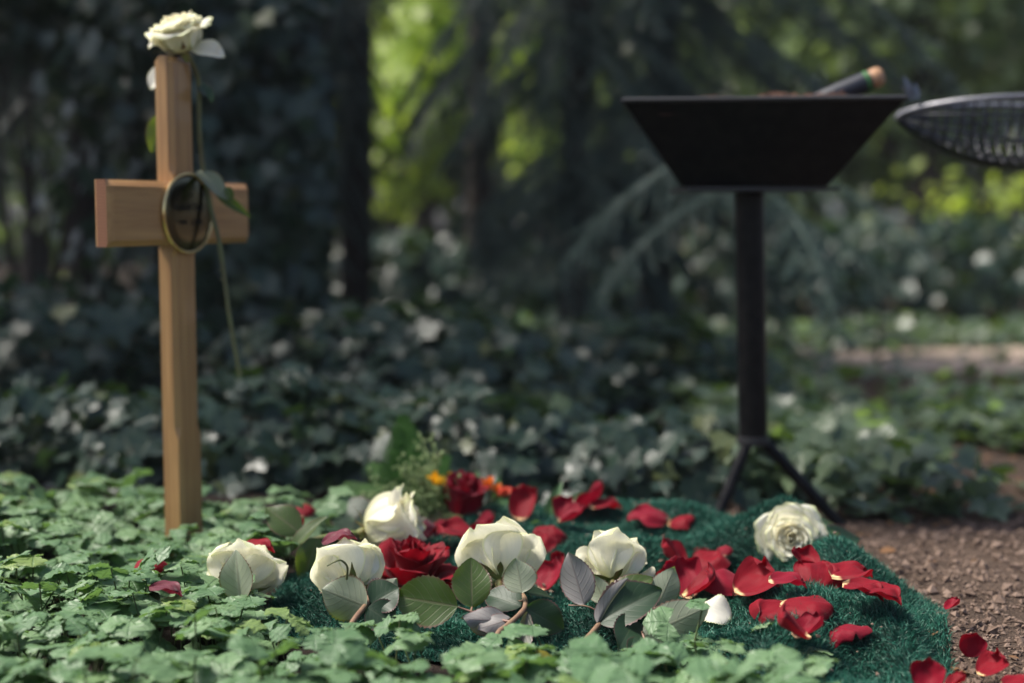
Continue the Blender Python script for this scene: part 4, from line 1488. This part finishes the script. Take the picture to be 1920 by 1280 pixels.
mb = MB()
for u0 in np.linspace(-.93, .93, 21):
    w_ = np.linspace(-1, 1, 21)
    mb.tube(hull(np.full(21, u0), w_), .0018, 6)
for w0 in np.linspace(-.85, .85, 8):
    u__ = np.linspace(-.97, .97, 41)
    mb.tube(hull(u__, np.full(41, w0)), .0022, 6)
rs = RS(4)
for k in range(70):
    u0, w0 = rs.uniform(-.9, .9), rs.uniform(-.9, .9)
    du, dw = rs.normal(0, .035), rs.normal(0, .09)
    t_ = np.linspace(-1, 1, 5)
    mb.tube(hull(np.clip(u0 + du * t_, -.97, .97), np.clip(w0 + dw * t_ + .02 * np.sin(t_ * 4), -1, 1)), .0010, 4)
obj('wire_mesh', mb, M['iron'], bs)
mb = MB()
for w0 in (-1, 1):
    u__ = np.linspace(-1, 1, 41)
    mb.tube(hull(u__, np.full(41, w0)), .0048, 8)
obj('rim', mb, M['steel'], bs)
u__ = np.linspace(-1, 1, 41)
mb = MB()
kb = np.stack([hull(u__, np.full(41, w0)) + np.array([0, 0, -.003]) for w0 in np.linspace(-.22, .22, 9)], 1)
kb2 = np.stack([hull(u__, np.full(41, w0)) + np.array([0, 0, .0005]) for w0 in np.linspace(.22, -.22, 9)], 1)
mb.grid(np.concatenate([kb, kb2], 1))
obj('keel_band', mb, M['black'], bs)
for t0, t1, w_ in (((1712, 190), (1697, 140), .006), ((1708, 188), (1692, 158), .004), ((1720, 190), (1717, 152), .005)):
    leaf_obj('leaf_ornament', bs, P(*t0, D1 - .03), P(*t1, D1 - .03), (.6, -.8, .2), w_, M['steel'], teeth=0, fold=.2)
xq = P(2000, 400, D1)[0]
mb = MB().tube([(xq, D1, zbm + .012), (xq, D1, .2), (xq, D1, -.06)], .012, 16)
obj('pole', mb, M['black'], bs)

# ------------------------------------------------------------------ small loose bits
o = leaf_obj('dry_leaf', None, P(88, 1090, 1.50), P(100, 1130, 1.46), (.2, -.6, .8), .013, M['dry'], wave=.4, fold=.3)
tag(o, 'curled orange brown dry leaf in a gap of the ground cover at the left', 'dry leaf')
o = leaf_obj('dry_leaf', None, P(1032, 1228, 1.20), P(1000, 1245, 1.19), (0, -.7, .8), .009, M['dry_yellow'], wave=.4, fold=.3)
tag(o, 'small yellow dying leaf below the hanging purple rose leaf', 'dry leaf')
mb = MB().tube(catmull([P(112, 1108, 1.50), P(160, 1098, 1.53), P(205, 1086, 1.56)], 6), .0028, 8)
tag(obj('green_twig', mb, M['stem']), 'cut green stem lying in the ground cover at the left', 'twig')

# ------------------------------------------------------------------ background planting
ivy_pts = np.array([(0, 0), (.30, -.10), (.52, .05), (.42, .28), (.62, .42), (.34, .62), (.20, .62), (0, 1.05)])


def ivy_template(seed):
    """five lobed leaf; V,F,uv"""
    rs = RS(seed)
    out = [(x_, y_) for x_, y_ in ivy_pts] + [(-x_, y_) for x_, y_ in ivy_pts[-2:0:-1]]
    ctr = (0, .35)
    V = [(0, .35, 0)] + [(x_, y_, .10 * abs(x_) - .12 * (y_ - .3) ** 2 + rs.normal(0, .02)) for x_, y_ in out]
    n_ = len(out)
    F = [(0, 1 + j, 1 + (j + 1) % n_) for j in range(n_)]
    V = np.array(V)
    uv = np.stack([np.clip(V[:, 0] / 1.24 + .5, 0, 1), np.clip(V[:, 1], 0, 1)], -1)
    V = V - np.array([0, .35, 0])
    return V, np.array(F), uv


IVY = [ivy_template(k) for k in range(4)]
rs = RS(88)
nl_ = 150
ly = rs.uniform(1.0, 2.6, nl_)
lx = rs.uniform(.30, 1.0, nl_) * (.42 * ly) + .05
lx = np.maximum(lx, np.where(ly < 1.75, .40, .30))
LITTER = (lx, ly)


def oval_template():
    v = np.linspace(0, 1, 6)
    w = .33 * np.sin(pi * v ** .85) ** .8
    V = [(0, y_, -.2 * y_ * y_) for y_ in v] + [(w_, y_, .10 * w_ - .2 * y_ * y_) for y_, w_ in zip(v[1:-1], w[1:-1])] + [(-w_, y_, .10 * w_ - .2 * y_ * y_) for y_, w_ in zip(v[1:-1], w[1:-1])]
    F3, F4 = [], []
    F = []
    for sd in (6, 10):
        F.append((0, sd, 1, 1))
        for j in range(3):
            F.append((j + 1, sd + j, sd + j + 1, j + 2))
        F.append((4, sd + 3, 5, 5))
    V = np.array(V, float)
    tri = []
    for f in F:
        f = list(dict.fromkeys(f))
        if len(f) == 3:
            tri.append(f)
        else:
            tri += [[f[0], f[1], f[2]], [f[0], f[2], f[3]]]
    tri = np.array(tri)
    nz = np.cross(V[tri[:, 1]] - V[tri[:, 0]], V[tri[:, 2]] - V[tri[:, 0]])[:, 2]
    tri[nz < 0] = tri[nz < 0][:, ::-1]
    uv = np.stack([V[:, 0] / .66 + .5, V[:, 1]], -1)
    return V, tri, uv


OVAL = [oval_template()]
lx, ly = LITTER
mb = MB()
mb.add(*bake(OVAL[0], rand_rot(RS(89), len(lx), .35) * RS(90).uniform(.010, .026, len(lx))[:, None, None], np.stack([lx, ly, gz(lx, ly) + .006], -1), RS(91).rand(len(lx))))
tag(obj('leaf_litter', mb, M['dry']), kind='stuff', label='small dead brown leaves scattered over the bare soil')


def face_rot(rs, n, dirn, jit):
    """rotations whose +Z is near dirn (n,3)"""
    z = dirn + rs.normal(0, jit, (n, 3))
    z /= np.linalg.norm(z, axis=1)[:, None]
    h = rs.normal(0, .5, (n, 3)) + np.array([0, 0, -1.0])   # leaf tip hangs
    y_ = h - (h * z).sum(1)[:, None] * z
    y_ /= np.linalg.norm(y_, axis=1)[:, None]
    x_ = np.cross(y_, z)
    return np.stack([x_, y_, z], -1)


def scatter(name, parent, material, tpls, pts, dirs, size, seed, jit=.45, bright=None):
    rs = RS(seed)
    n_ = len(pts)
    R = face_rot(rs, n_, dirs, jit) * (rs.lognormal(0, .25, n_) * size)[:, None, None]
    k = rs.randint(0, len(tpls), n_)
    mb = MB()
    rv = rs.rand(n_)
    for i in range(len(tpls)):
        s_ = k == i
        if s_.any():
            mb.add(*bake(tpls[i], R[s_], pts[s_], rv[s_]))
    return obj(name, mb, material, parent)


def blob_points(rs, n, ctr, rad, shell=.55, lumps=7, lump_amp=.25):
    """points in the outer shell of a lumpy ellipsoid, with outward dirs"""
    d = rs.normal(0, 1, (n, 3))
    d /= np.linalg.norm(d, axis=1)[:, None]
    ph = vnoise(d, rs.randint(1, 9999), 2.6)
    r_ = (1 - shell * rs.rand(n) ** 1.5) * (1 + lump_amp * ph)
    return np.asarray(ctr) + d * r_[:, None] * np.asarray(rad), d


def ivy_bush(label, ctr, rad, n, seed, size=.042, nst=8, mat='ivy', cat='ivy bush', zmin=-.02, lump=.25):
    rs = RS(seed)
    root = thing('ivy_bush', label, cat, (ctr[0], ctr[1], float(gz(ctr[0], ctr[1]))), 'ivy bushes behind the grave')
    p_, d_ = blob_points(rs, n, ctr, rad, lump_amp=lump)
    k = p_[:, 2] > zmin
    p_, d_ = p_[k], d_[k]
    scatter('foliage', root, M[mat], IVY, p_, d_ * .8 + np.array([0, -.25, .45]), size, seed + 1, .5)
    mb = MB()
    for i in range(nst):
        t = p_[rs.randint(len(p_))]
        b = np.array([ctr[0], ctr[1], -.05])
        mb.tube(catmull([b, b * .5 + t * .5 + rs.normal(0, .04, 3), t], 5), .005, 6)
    obj('branches', mb, M['bark'], root)
    return root


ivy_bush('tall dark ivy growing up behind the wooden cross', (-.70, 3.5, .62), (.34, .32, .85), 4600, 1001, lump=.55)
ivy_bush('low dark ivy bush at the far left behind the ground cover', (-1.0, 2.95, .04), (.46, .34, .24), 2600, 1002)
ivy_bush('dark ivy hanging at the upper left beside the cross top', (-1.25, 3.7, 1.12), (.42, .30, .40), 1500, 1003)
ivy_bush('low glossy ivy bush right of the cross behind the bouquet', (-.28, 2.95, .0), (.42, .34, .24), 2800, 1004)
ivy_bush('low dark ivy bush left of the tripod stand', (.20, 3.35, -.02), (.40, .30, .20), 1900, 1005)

# ivy and weeds on the ground at the right and under the trees
rs = RS(1101)
n = 20000
y = rs.uniform(2.05, 5.2, n)
x = rs.uniform(-.8, 1, n)
x = np.where(x < 0, x * .5 * 1.0, x * (.48 * y + .3))
m1 = vnoise(np.stack([x, y], -1), 40, 6.0)
keep = (m1 > -.55 - .35 * sstep(2.3, 3.2, y))
keep &= ~((y < 2.38) & (x > .62 + .2 * (2.38 - y)) & (rs.rand(n) < .85))
pathc = 4.05 + .75 * (x - .3) / 5.5
keep &= ~((x > .80) & (y - pathc < .40) & (y - pathc > -.95) & (rs.rand(n) < .90))
keep &= ~((x > .3) & (np.abs(y - pathc) < .2) & (rs.rand(n) < .75))
keep &= ~((x < .30 + .1 * m1) & (y < 3.3))
# clear of tripod feet
keep &= ((x - xp1) ** 2 + (y - D0) ** 2) > .012
x, y = x[keep], y[keep]
z = gz(x, y) + rs.uniform(.01, .10, len(x)) * (.6 + .4 * np.clip(m1[keep], 0, 1.5))
pts = np.stack([x, y, z], -1)
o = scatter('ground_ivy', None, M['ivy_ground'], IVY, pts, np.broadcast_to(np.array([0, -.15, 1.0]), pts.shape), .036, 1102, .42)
tag(o, kind='stuff', label='creeping ivy and small weeds covering the woodland floor behind the mat')


# conifers
def fir_branch_template(seed, L=1.0, dens=1.0):
    """drooping spray along +X hanging to -Z. tri faces"""
    rs = RS(seed)
    V, F = [], []

    def needle(p, d, l, w):
        s_ = nrm(np.cross(d, rs.normal(0, 1, 3))) * w
        k = len(V)
        V.extend([p - s_, p + s_, p + d * l])
        F.append((k, k + 1, k + 2))

    def twig(p0, d, l, r):
        n_ = max(3, int(l / .05))
        p = p0.copy()
        for i in range(n_):
            q_ = p + d * l / n_
            s_ = nrm(np.cross(d, (0, 1, .1))) * r
            s2 = nrm(np.cross(d, s_)) * r
            k = len(V)
            V.extend([p + s_, p - s_ * .5 + s2, p - s_ * .5 - s2, q_ + s_, q_ - s_ * .5 + s2, q_ - s_ * .5 - s2])
            for a_, b_ in ((0, 1), (1, 2), (2, 0)):
                F.append((k + a_, k + b_, k + 3 + b_))
                F.append((k + a_, k + 3 + b_, k + 3 + a_))
            nn_ = int(9 * dens * (l / n_) / .05)
            for _ in range(nn_):
                t_ = p + (q_ - p) * rs.rand()
                e = nrm(d * .7 + rs.normal(0, .6, 3))
                needle(t_, e, rs.uniform(.018, .030), .0022)
            p = q_
            d = nrm(d + np.array([0, 0, -.07]) + rs.normal(0, .03, 3))

    p = np.zeros(3)
    d = nrm((1, 0, -.05))
    n_ = 18
    for i in range(n_):
        q_ = p + d * L / n_
        twig(p, d, L / n_, .006 * (1 - i / n_) + .002)
        for sd in (-1, 1):
            dd = nrm(d * .75 + np.array([0, sd * .8, -.25]) + rs.normal(0, .12, 3))
            twig(p, dd, L * .34 * (1 - .65 * i / n_) * rs.uniform(.6, 1.1), .002)
        d = nrm(d + np.array([0, 0, -.045]))
        p = q_
    V = np.array(V)
    return V, np.array(F), np.zeros((len(V), 2))


FIR = [fir_branch_template(k, 1.0, 1.9) for k in (1, 2, 3)]


def fir_tree(label, xy, h, r0, branches, seed, trunk_r=.06, mat='needle', auto=None, zlo=.5, azr=(0, 360), pw=1.1):
    """branches: list of (height, azimuth deg, length, droop deg)"""
    rs = RS(seed)
    root = thing('fir_tree', label, 'fir tree', (xy[0], xy[1], float(gz(*xy))), 'conifers behind the grave')
    tz = np.linspace(-.1, h, 14)
    mb = MB().tube(np.stack([xy[0] + .02 * np.sin(tz * 1.3), xy[1] + .02 * np.cos(tz * 1.1), tz], -1), trunk_r * (1 - .8 * np.clip(tz, 0, h) / h), 14)
    obj('trunk', mb, M['bark'], root)
    br = list(branches)
    if auto:
        for _ in range(auto):
            z_ = zlo + (h - zlo) * rs.rand() ** pw
            br.append((z_, rs.uniform(*azr), r0 * (1 - .8 * z_ / h) * rs.uniform(.7, 1.1), rs.uniform(5, 30)))
    mb = MB()
    for z_, az, l, dr in br:
        Rm = rotm((0, 0, 1), radians(az)) @ rotm((0, 1, 0), radians(dr)) @ rotm((1, 0, 0), rs.normal(0, .2))
        k = rs.randint(len(FIR))
        mb.add(*bake(FIR[k], (Rm * l)[None], np.array([[xy[0], xy[1], z_]]), np.array([rs.rand()])))
    obj('crown', mb, M[mat], root)
    return root


def wx(px, d):
    return float(P(px, 400, d)[0])


fir_tree('dark fir tree with drooping branches left of the black bowl', (wx(1228, 4.3), 4.3), 6.0, .85, [
    (1.05, 215, .9, 10), (1.25, 190, 1.0, 15), (1.0, 250, .8, 25), (1.35, 270, .9, 10), (.85, 235, .7, 20), (1.5, 300, .9, 15), (.9, 300, .6, 30), (1.1, 330, .7, 15),
    (.7, 200, .6, 15), (1.4, 230, 1.0, 25), (1.15, 335, .9, 5), (1.0, 315, .8, 3), (1.3, 345, 1.1, 10)], 2001, .055, auto=90, zlo=.55, pw=2.0)
fir_tree('young fir with pale sweeping twigs directly behind the pole of the bowl stand', (wx(1405, 3.5), 3.5), .62, .9, [(.50, 290, .62, 12), (.44, 318, .42, 5), (.56, 330, .55, 8), (.50, 215, .55, 8), (.62, 200, .6, 12), 
    (.58, 250, .4, 0)], 2002, .022, mat='needle_pale')  # needles given the paler colour so the twigs look lit
fir_tree('fir with dark straight trunk bordering the bright green gap on its cross side', (wx(662, 4.3), 4.3), 6.5, 1.0, [
    (.9, 200, .9, 12), (1.15, 170, 1.0, 10), (1.0, 185, .9, 20), (1.30, 320, .7, 10)], 2003, .050, auto=90, zlo=.8, azr=(110, 280), pw=1.8)
fir_tree('thin dark conifer trunk standing in the middle of the bright gap', (wx(892, 5.2), 5.2), 6.5, 1.1, [
    (1.75, 260, .8, 20), (1.5, 290, .8, 25), (.95, 240, .6, 15)], 2004, .048, auto=14, zlo=1.8)
fir_tree('dense dark fir with hanging boughs filling the middle behind the bouquet', (wx(1070, 3.9), 3.9), 6.0, .60, [
    (.75, 250, .5, 20), (.55, 290, .5, 15), (1.0, 180, .6, 15), (1.15, 200, .7, 20), (.95, 340, .6, 15)], 2006, .04, auto=110, zlo=.45, pw=2.0)
fir_tree('dark fir tree at the far left behind the ivy', (wx(150, 4.6), 4.6), 6.5, 1.5, [
    (1.15, 300, 1.0, 15), (1.3, 270, 1.0, 15), (1.3, 330, 1.0, 12)], 2005, .06, auto=45, zlo=.9, pw=1.8)

ivy_bush('low ivy patch directly behind the ground cover and the cross foot', (-.58, 2.32, -.03), (.42, .22, .20), 2200, 1007, size=.038)
ivy_bush('low ivy patch with brown gaps right behind the fern fronds', (-.10, 2.36, -.05), (.34, .24, .17), 1500, 1008, size=.038)
ivy_bush('straggling ivy patch between the bouquet and the tripod stand', (.20, 2.34, -.06), (.30, .26, .15), 1500, 1009, size=.038)
ivy_bush('low dark undergrowth between the conifer trunks in the middle distance', (-.25, 5.3, .02), (1.1, .4, .34), 3600, 1006, size=.06)

# yew hedge right, in shade
rs = RS(2101)
hd = thing('yew_hedge', 'dark clipped evergreen hedge beyond the pale path at the right', 'hedge', (1.7, 6.0, 0))
p_, d_ = blob_points(rs, 5200, (1.7, 6.1, .04), (1.5, .45, .36), shell=.4, lump_amp=.18)
k = p_[:, 2] > .0
scatter('foliage', hd, M['ivy'], OVAL, p_[k], d_[k] * .6 + np.array([0, -.3, .3]), .07, 2102, .6)
mb = MB()
for i in range(9):
    b = np.array([1.7, 6.1, -.05])
    mb.tube([b, b + (rs.normal(0, .3), 0, .2), b + (rs.normal(0, .7), 0, .30)], .015, 6)
obj('branches', mb, M['bark'], hd)

# pale fern tuft in the middle distance
ft = thing('fern', 'pale green fern tuft catching light between the low ivy bushes', 'fern', (wx(925, 3.3), 3.3, -.03))
c0 = np.array([wx(925, 3.3), 3.3, .02])
for k in range(9):
    a = k * 2 * pi / 9
    frond(ft, c0, c0 + np.array([.10 * cos(a), .08 * sin(a) - .03, .15 + .05 * sin(k * 2.3)]), (-cos(a) * .5, -sin(a) * .5 - .3, .8), .035, 'fern_pale', 10, 700 + k)

# small spruce seedling right of pole
sd_ = thing('spruce_seedling', 'small dark green spruce seedling before the pale path', 'seedling', (wx(1650, 4.0), 4.0, -.03))
mb = MB().tube([(wx(1650, 4.0), 4.0, -.05), (wx(1655, 4.0), 4.0, .18)], .006, 6)
obj('trunk', mb, M['bark'], sd_)
mb = MB()
for k in range(16):
    Rm = rotm((0, 0, 1), k * 2.4) @ rotm((0, 1, 0), -.4)
    mb.add(*bake(FIR[k % 3], (Rm * (.20 * (1 - k / 22)))[None], np.array([[wx(1652, 4.0), 4.0, .01 + .013 * k]]), np.array([rs.rand()])))
obj('crown', mb, M['needle_pale'], sd_)


# leafy trees far behind
def leafy_tree(label, xy, z0, rad, n, seed, size, mat, trunk_r=.10, zc=None, lump=.28, shell=.8):
    rs = RS(seed)
    root = thing('leafy_tree', label, 'tree', (xy[0], xy[1], -.03), 'leafy trees beyond the conifers')
    zc = z0 + rad[2] if zc is None else zc
    H = zc + rad[2] * .6
    mb = MB().tube(catmull([(xy[0], xy[1], -.15), (xy[0] + .05, xy[1], H * .4), (xy[0] - .05, xy[1] + .05, H)], 6), np.linspace(trunk_r, trunk_r * .3, 13), 10)
    for i in range(7):
        a = rs.uniform(0, 6.28)
        b = np.array([xy[0], xy[1], z0 + (H - z0) * rs.uniform(.0, .7)])
        t = b + np.array([cos(a) * rad[0] * .8, sin(a) * rad[1] * .8, rad[2] * rs.uniform(.1, .5)])
        mb.tube(catmull([b, (b + t) / 2 + (0, 0, .1), t], 4), np.linspace(trunk_r * .4, trunk_r * .1, 9), 6)
    obj('trunk', mb, M['bark'], root)
    # clumps
    nc = 26
    cd = rs.normal(0, 1, (nc, 3))
    cd /= np.linalg.norm(cd, axis=1)[:, None]
    cc = np.array([xy[0], xy[1], zc]) + cd * np.asarray(rad) * rs.uniform(.35, .95, nc)[:, None]
    which = rs.randint(0, nc, n)
    p_ = cc[which] + rs.normal(0, .17, (n, 3)) * np.asarray(rad)
    d_ = (p_ - np.array([xy[0], xy[1], zc])) / np.asarray(rad)
    k = p_[:, 2] > .05
    scatter('crown', root, M[mat], OVAL, p_[k], (d_ * .3 + np.array([-.30, -.30, .65]))[k], size, seed + 1, .6)
    return root


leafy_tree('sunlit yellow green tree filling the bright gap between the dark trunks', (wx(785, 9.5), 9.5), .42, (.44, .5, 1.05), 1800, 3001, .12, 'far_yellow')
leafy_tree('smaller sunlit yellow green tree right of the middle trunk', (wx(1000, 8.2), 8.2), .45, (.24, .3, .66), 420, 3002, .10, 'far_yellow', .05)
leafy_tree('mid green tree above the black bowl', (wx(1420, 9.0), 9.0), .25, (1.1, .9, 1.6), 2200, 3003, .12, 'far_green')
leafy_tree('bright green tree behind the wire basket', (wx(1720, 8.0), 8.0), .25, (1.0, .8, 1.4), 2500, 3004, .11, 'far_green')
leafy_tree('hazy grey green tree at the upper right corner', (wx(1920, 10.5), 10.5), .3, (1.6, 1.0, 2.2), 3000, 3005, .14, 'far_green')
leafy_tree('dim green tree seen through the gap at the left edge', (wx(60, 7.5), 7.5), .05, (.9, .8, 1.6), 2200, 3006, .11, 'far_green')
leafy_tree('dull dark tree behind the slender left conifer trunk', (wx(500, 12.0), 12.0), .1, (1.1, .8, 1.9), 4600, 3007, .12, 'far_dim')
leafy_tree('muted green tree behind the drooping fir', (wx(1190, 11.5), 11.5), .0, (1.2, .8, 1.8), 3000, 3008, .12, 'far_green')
leafy_tree('broad leafy tree added out of view beside the ivy, its crown shading it', (-2.5, 3.5), 2.0, (1.5, 1.15, 1.5), 2200, 3010, .13, 'far_dim', .12)  # added for the shade of its crown, never in view
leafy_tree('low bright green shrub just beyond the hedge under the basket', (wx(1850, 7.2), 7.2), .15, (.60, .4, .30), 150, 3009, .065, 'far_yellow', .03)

# far wood closing the view
rs = RS(4001)
n = 26000
a = rs.uniform(-1, 1, n)
p_ = np.stack([a * 9.5, 13.5 + rs.uniform(-1, 1.6, n) - 1.5 * a * a, rs.uniform(0, 1, n) ** .8 * (6.5 + 1.2 * np.sin(a * 9))], -1)
kk = vnoise(p_ * np.array([1, .4, 1]), 77, 1.1) > -.55
p_ = p_[kk | (p_[:, 2] < 2.6)]
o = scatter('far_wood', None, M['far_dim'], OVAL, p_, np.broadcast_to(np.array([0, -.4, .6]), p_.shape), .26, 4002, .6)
tag(o, kind='stuff', label='dark wood closing the view behind all the trees')

# overhead crowns that shade the middle distance (an unseen one is added among the trees above)
# ------------------------------------------------------------------ air between the trees
m_, nt_ = new_mat('haze_air')
vol_ = nt_.nodes.new('ShaderNodeVolumePrincipled')
vol_.inputs['Color'].default_value = (.86, .92, 1.0, 1)
vol_.inputs['Density'].default_value = .0018
vol_.inputs['Anisotropy'].default_value = .2
out_ = nt_.nodes.new('ShaderNodeOutputMaterial')
nt_.links.new(vol_.outputs[0], out_.inputs['Volume'])
mb = MB().box((0, 15, 4.0), (130, 158, 10.5))
tag(obj('haze', mb, m_, smooth=False), kind='stuff', label='thin pale woodland haze between the trees')

# ------------------------------------------------------------------ light
W = bpy.data.worlds.new('World')
S.world = W
W.use_nodes = True
nt = W.node_tree
nt.nodes.clear()
sky = nt.nodes.new('ShaderNodeTexSky')
sky.sky_type = 'NISHITA'
sky.sun_disc = False
SUN_EL, SUN_AZ = radians(58), radians(-82)   # azimuth from +Y towards +X
sky.sun_elevation = SUN_EL
sky.sun_rotation = SUN_AZ
sky.air_density = .7
sky.dust_density = 3.0
bg = nt.nodes.new('ShaderNodeBackground')
bg.inputs[1].default_value = .08
out = nt.nodes.new('ShaderNodeOutputWorld')
nt.links.new(sky.outputs[0], bg.inputs[0])
nt.links.new(bg.outputs[0], out.inputs[0])

sd = bpy.data.lights.new('sun', 'SUN')
sd.energy = 3.0
sd.angle = radians(18)
sd.color = (1, .95, .86)
so = bpy.data.objects.new('sun', sd)
COL.objects.link(so)
from mathutils import Vector
dirv = Vector((sin(SUN_AZ) * cos(SUN_EL), cos(SUN_AZ) * cos(SUN_EL), sin(SUN_EL)))
so.rotation_euler = dirv.to_track_quat('Z', 'Y').to_euler()
so.location = (0, 0, 8)

# ------------------------------------------------------------------ camera
cd = bpy.data.cameras.new('camera')
cd.sensor_width = 36
cd.lens = F_PX / 1920 * 36
cd.clip_start = .05
cd.clip_end = 300
cd.dof.use_dof = True
cd.dof.focus_distance = 1.38
cd.dof.aperture_fstop = 2.4
co = bpy.data.objects.new('camera', cd)
COL.objects.link(co)
co.location = (0, 0, CAMZ)
co.rotation_euler = (pi / 2 - PITCH, 0, 0)
S.camera = co

S.view_settings.view_transform = 'Standard'
S.view_settings.look = 'None'
S.view_settings.exposure = 1.42
S.view_settings.gamma = 1
S.render.engine = 'CYCLES'
S.cycles.use_denoising = True
S.cycles.max_bounces = 7
S.cycles.transparent_max_bounces = 6
S.cycles.sample_clamp_indirect = 6
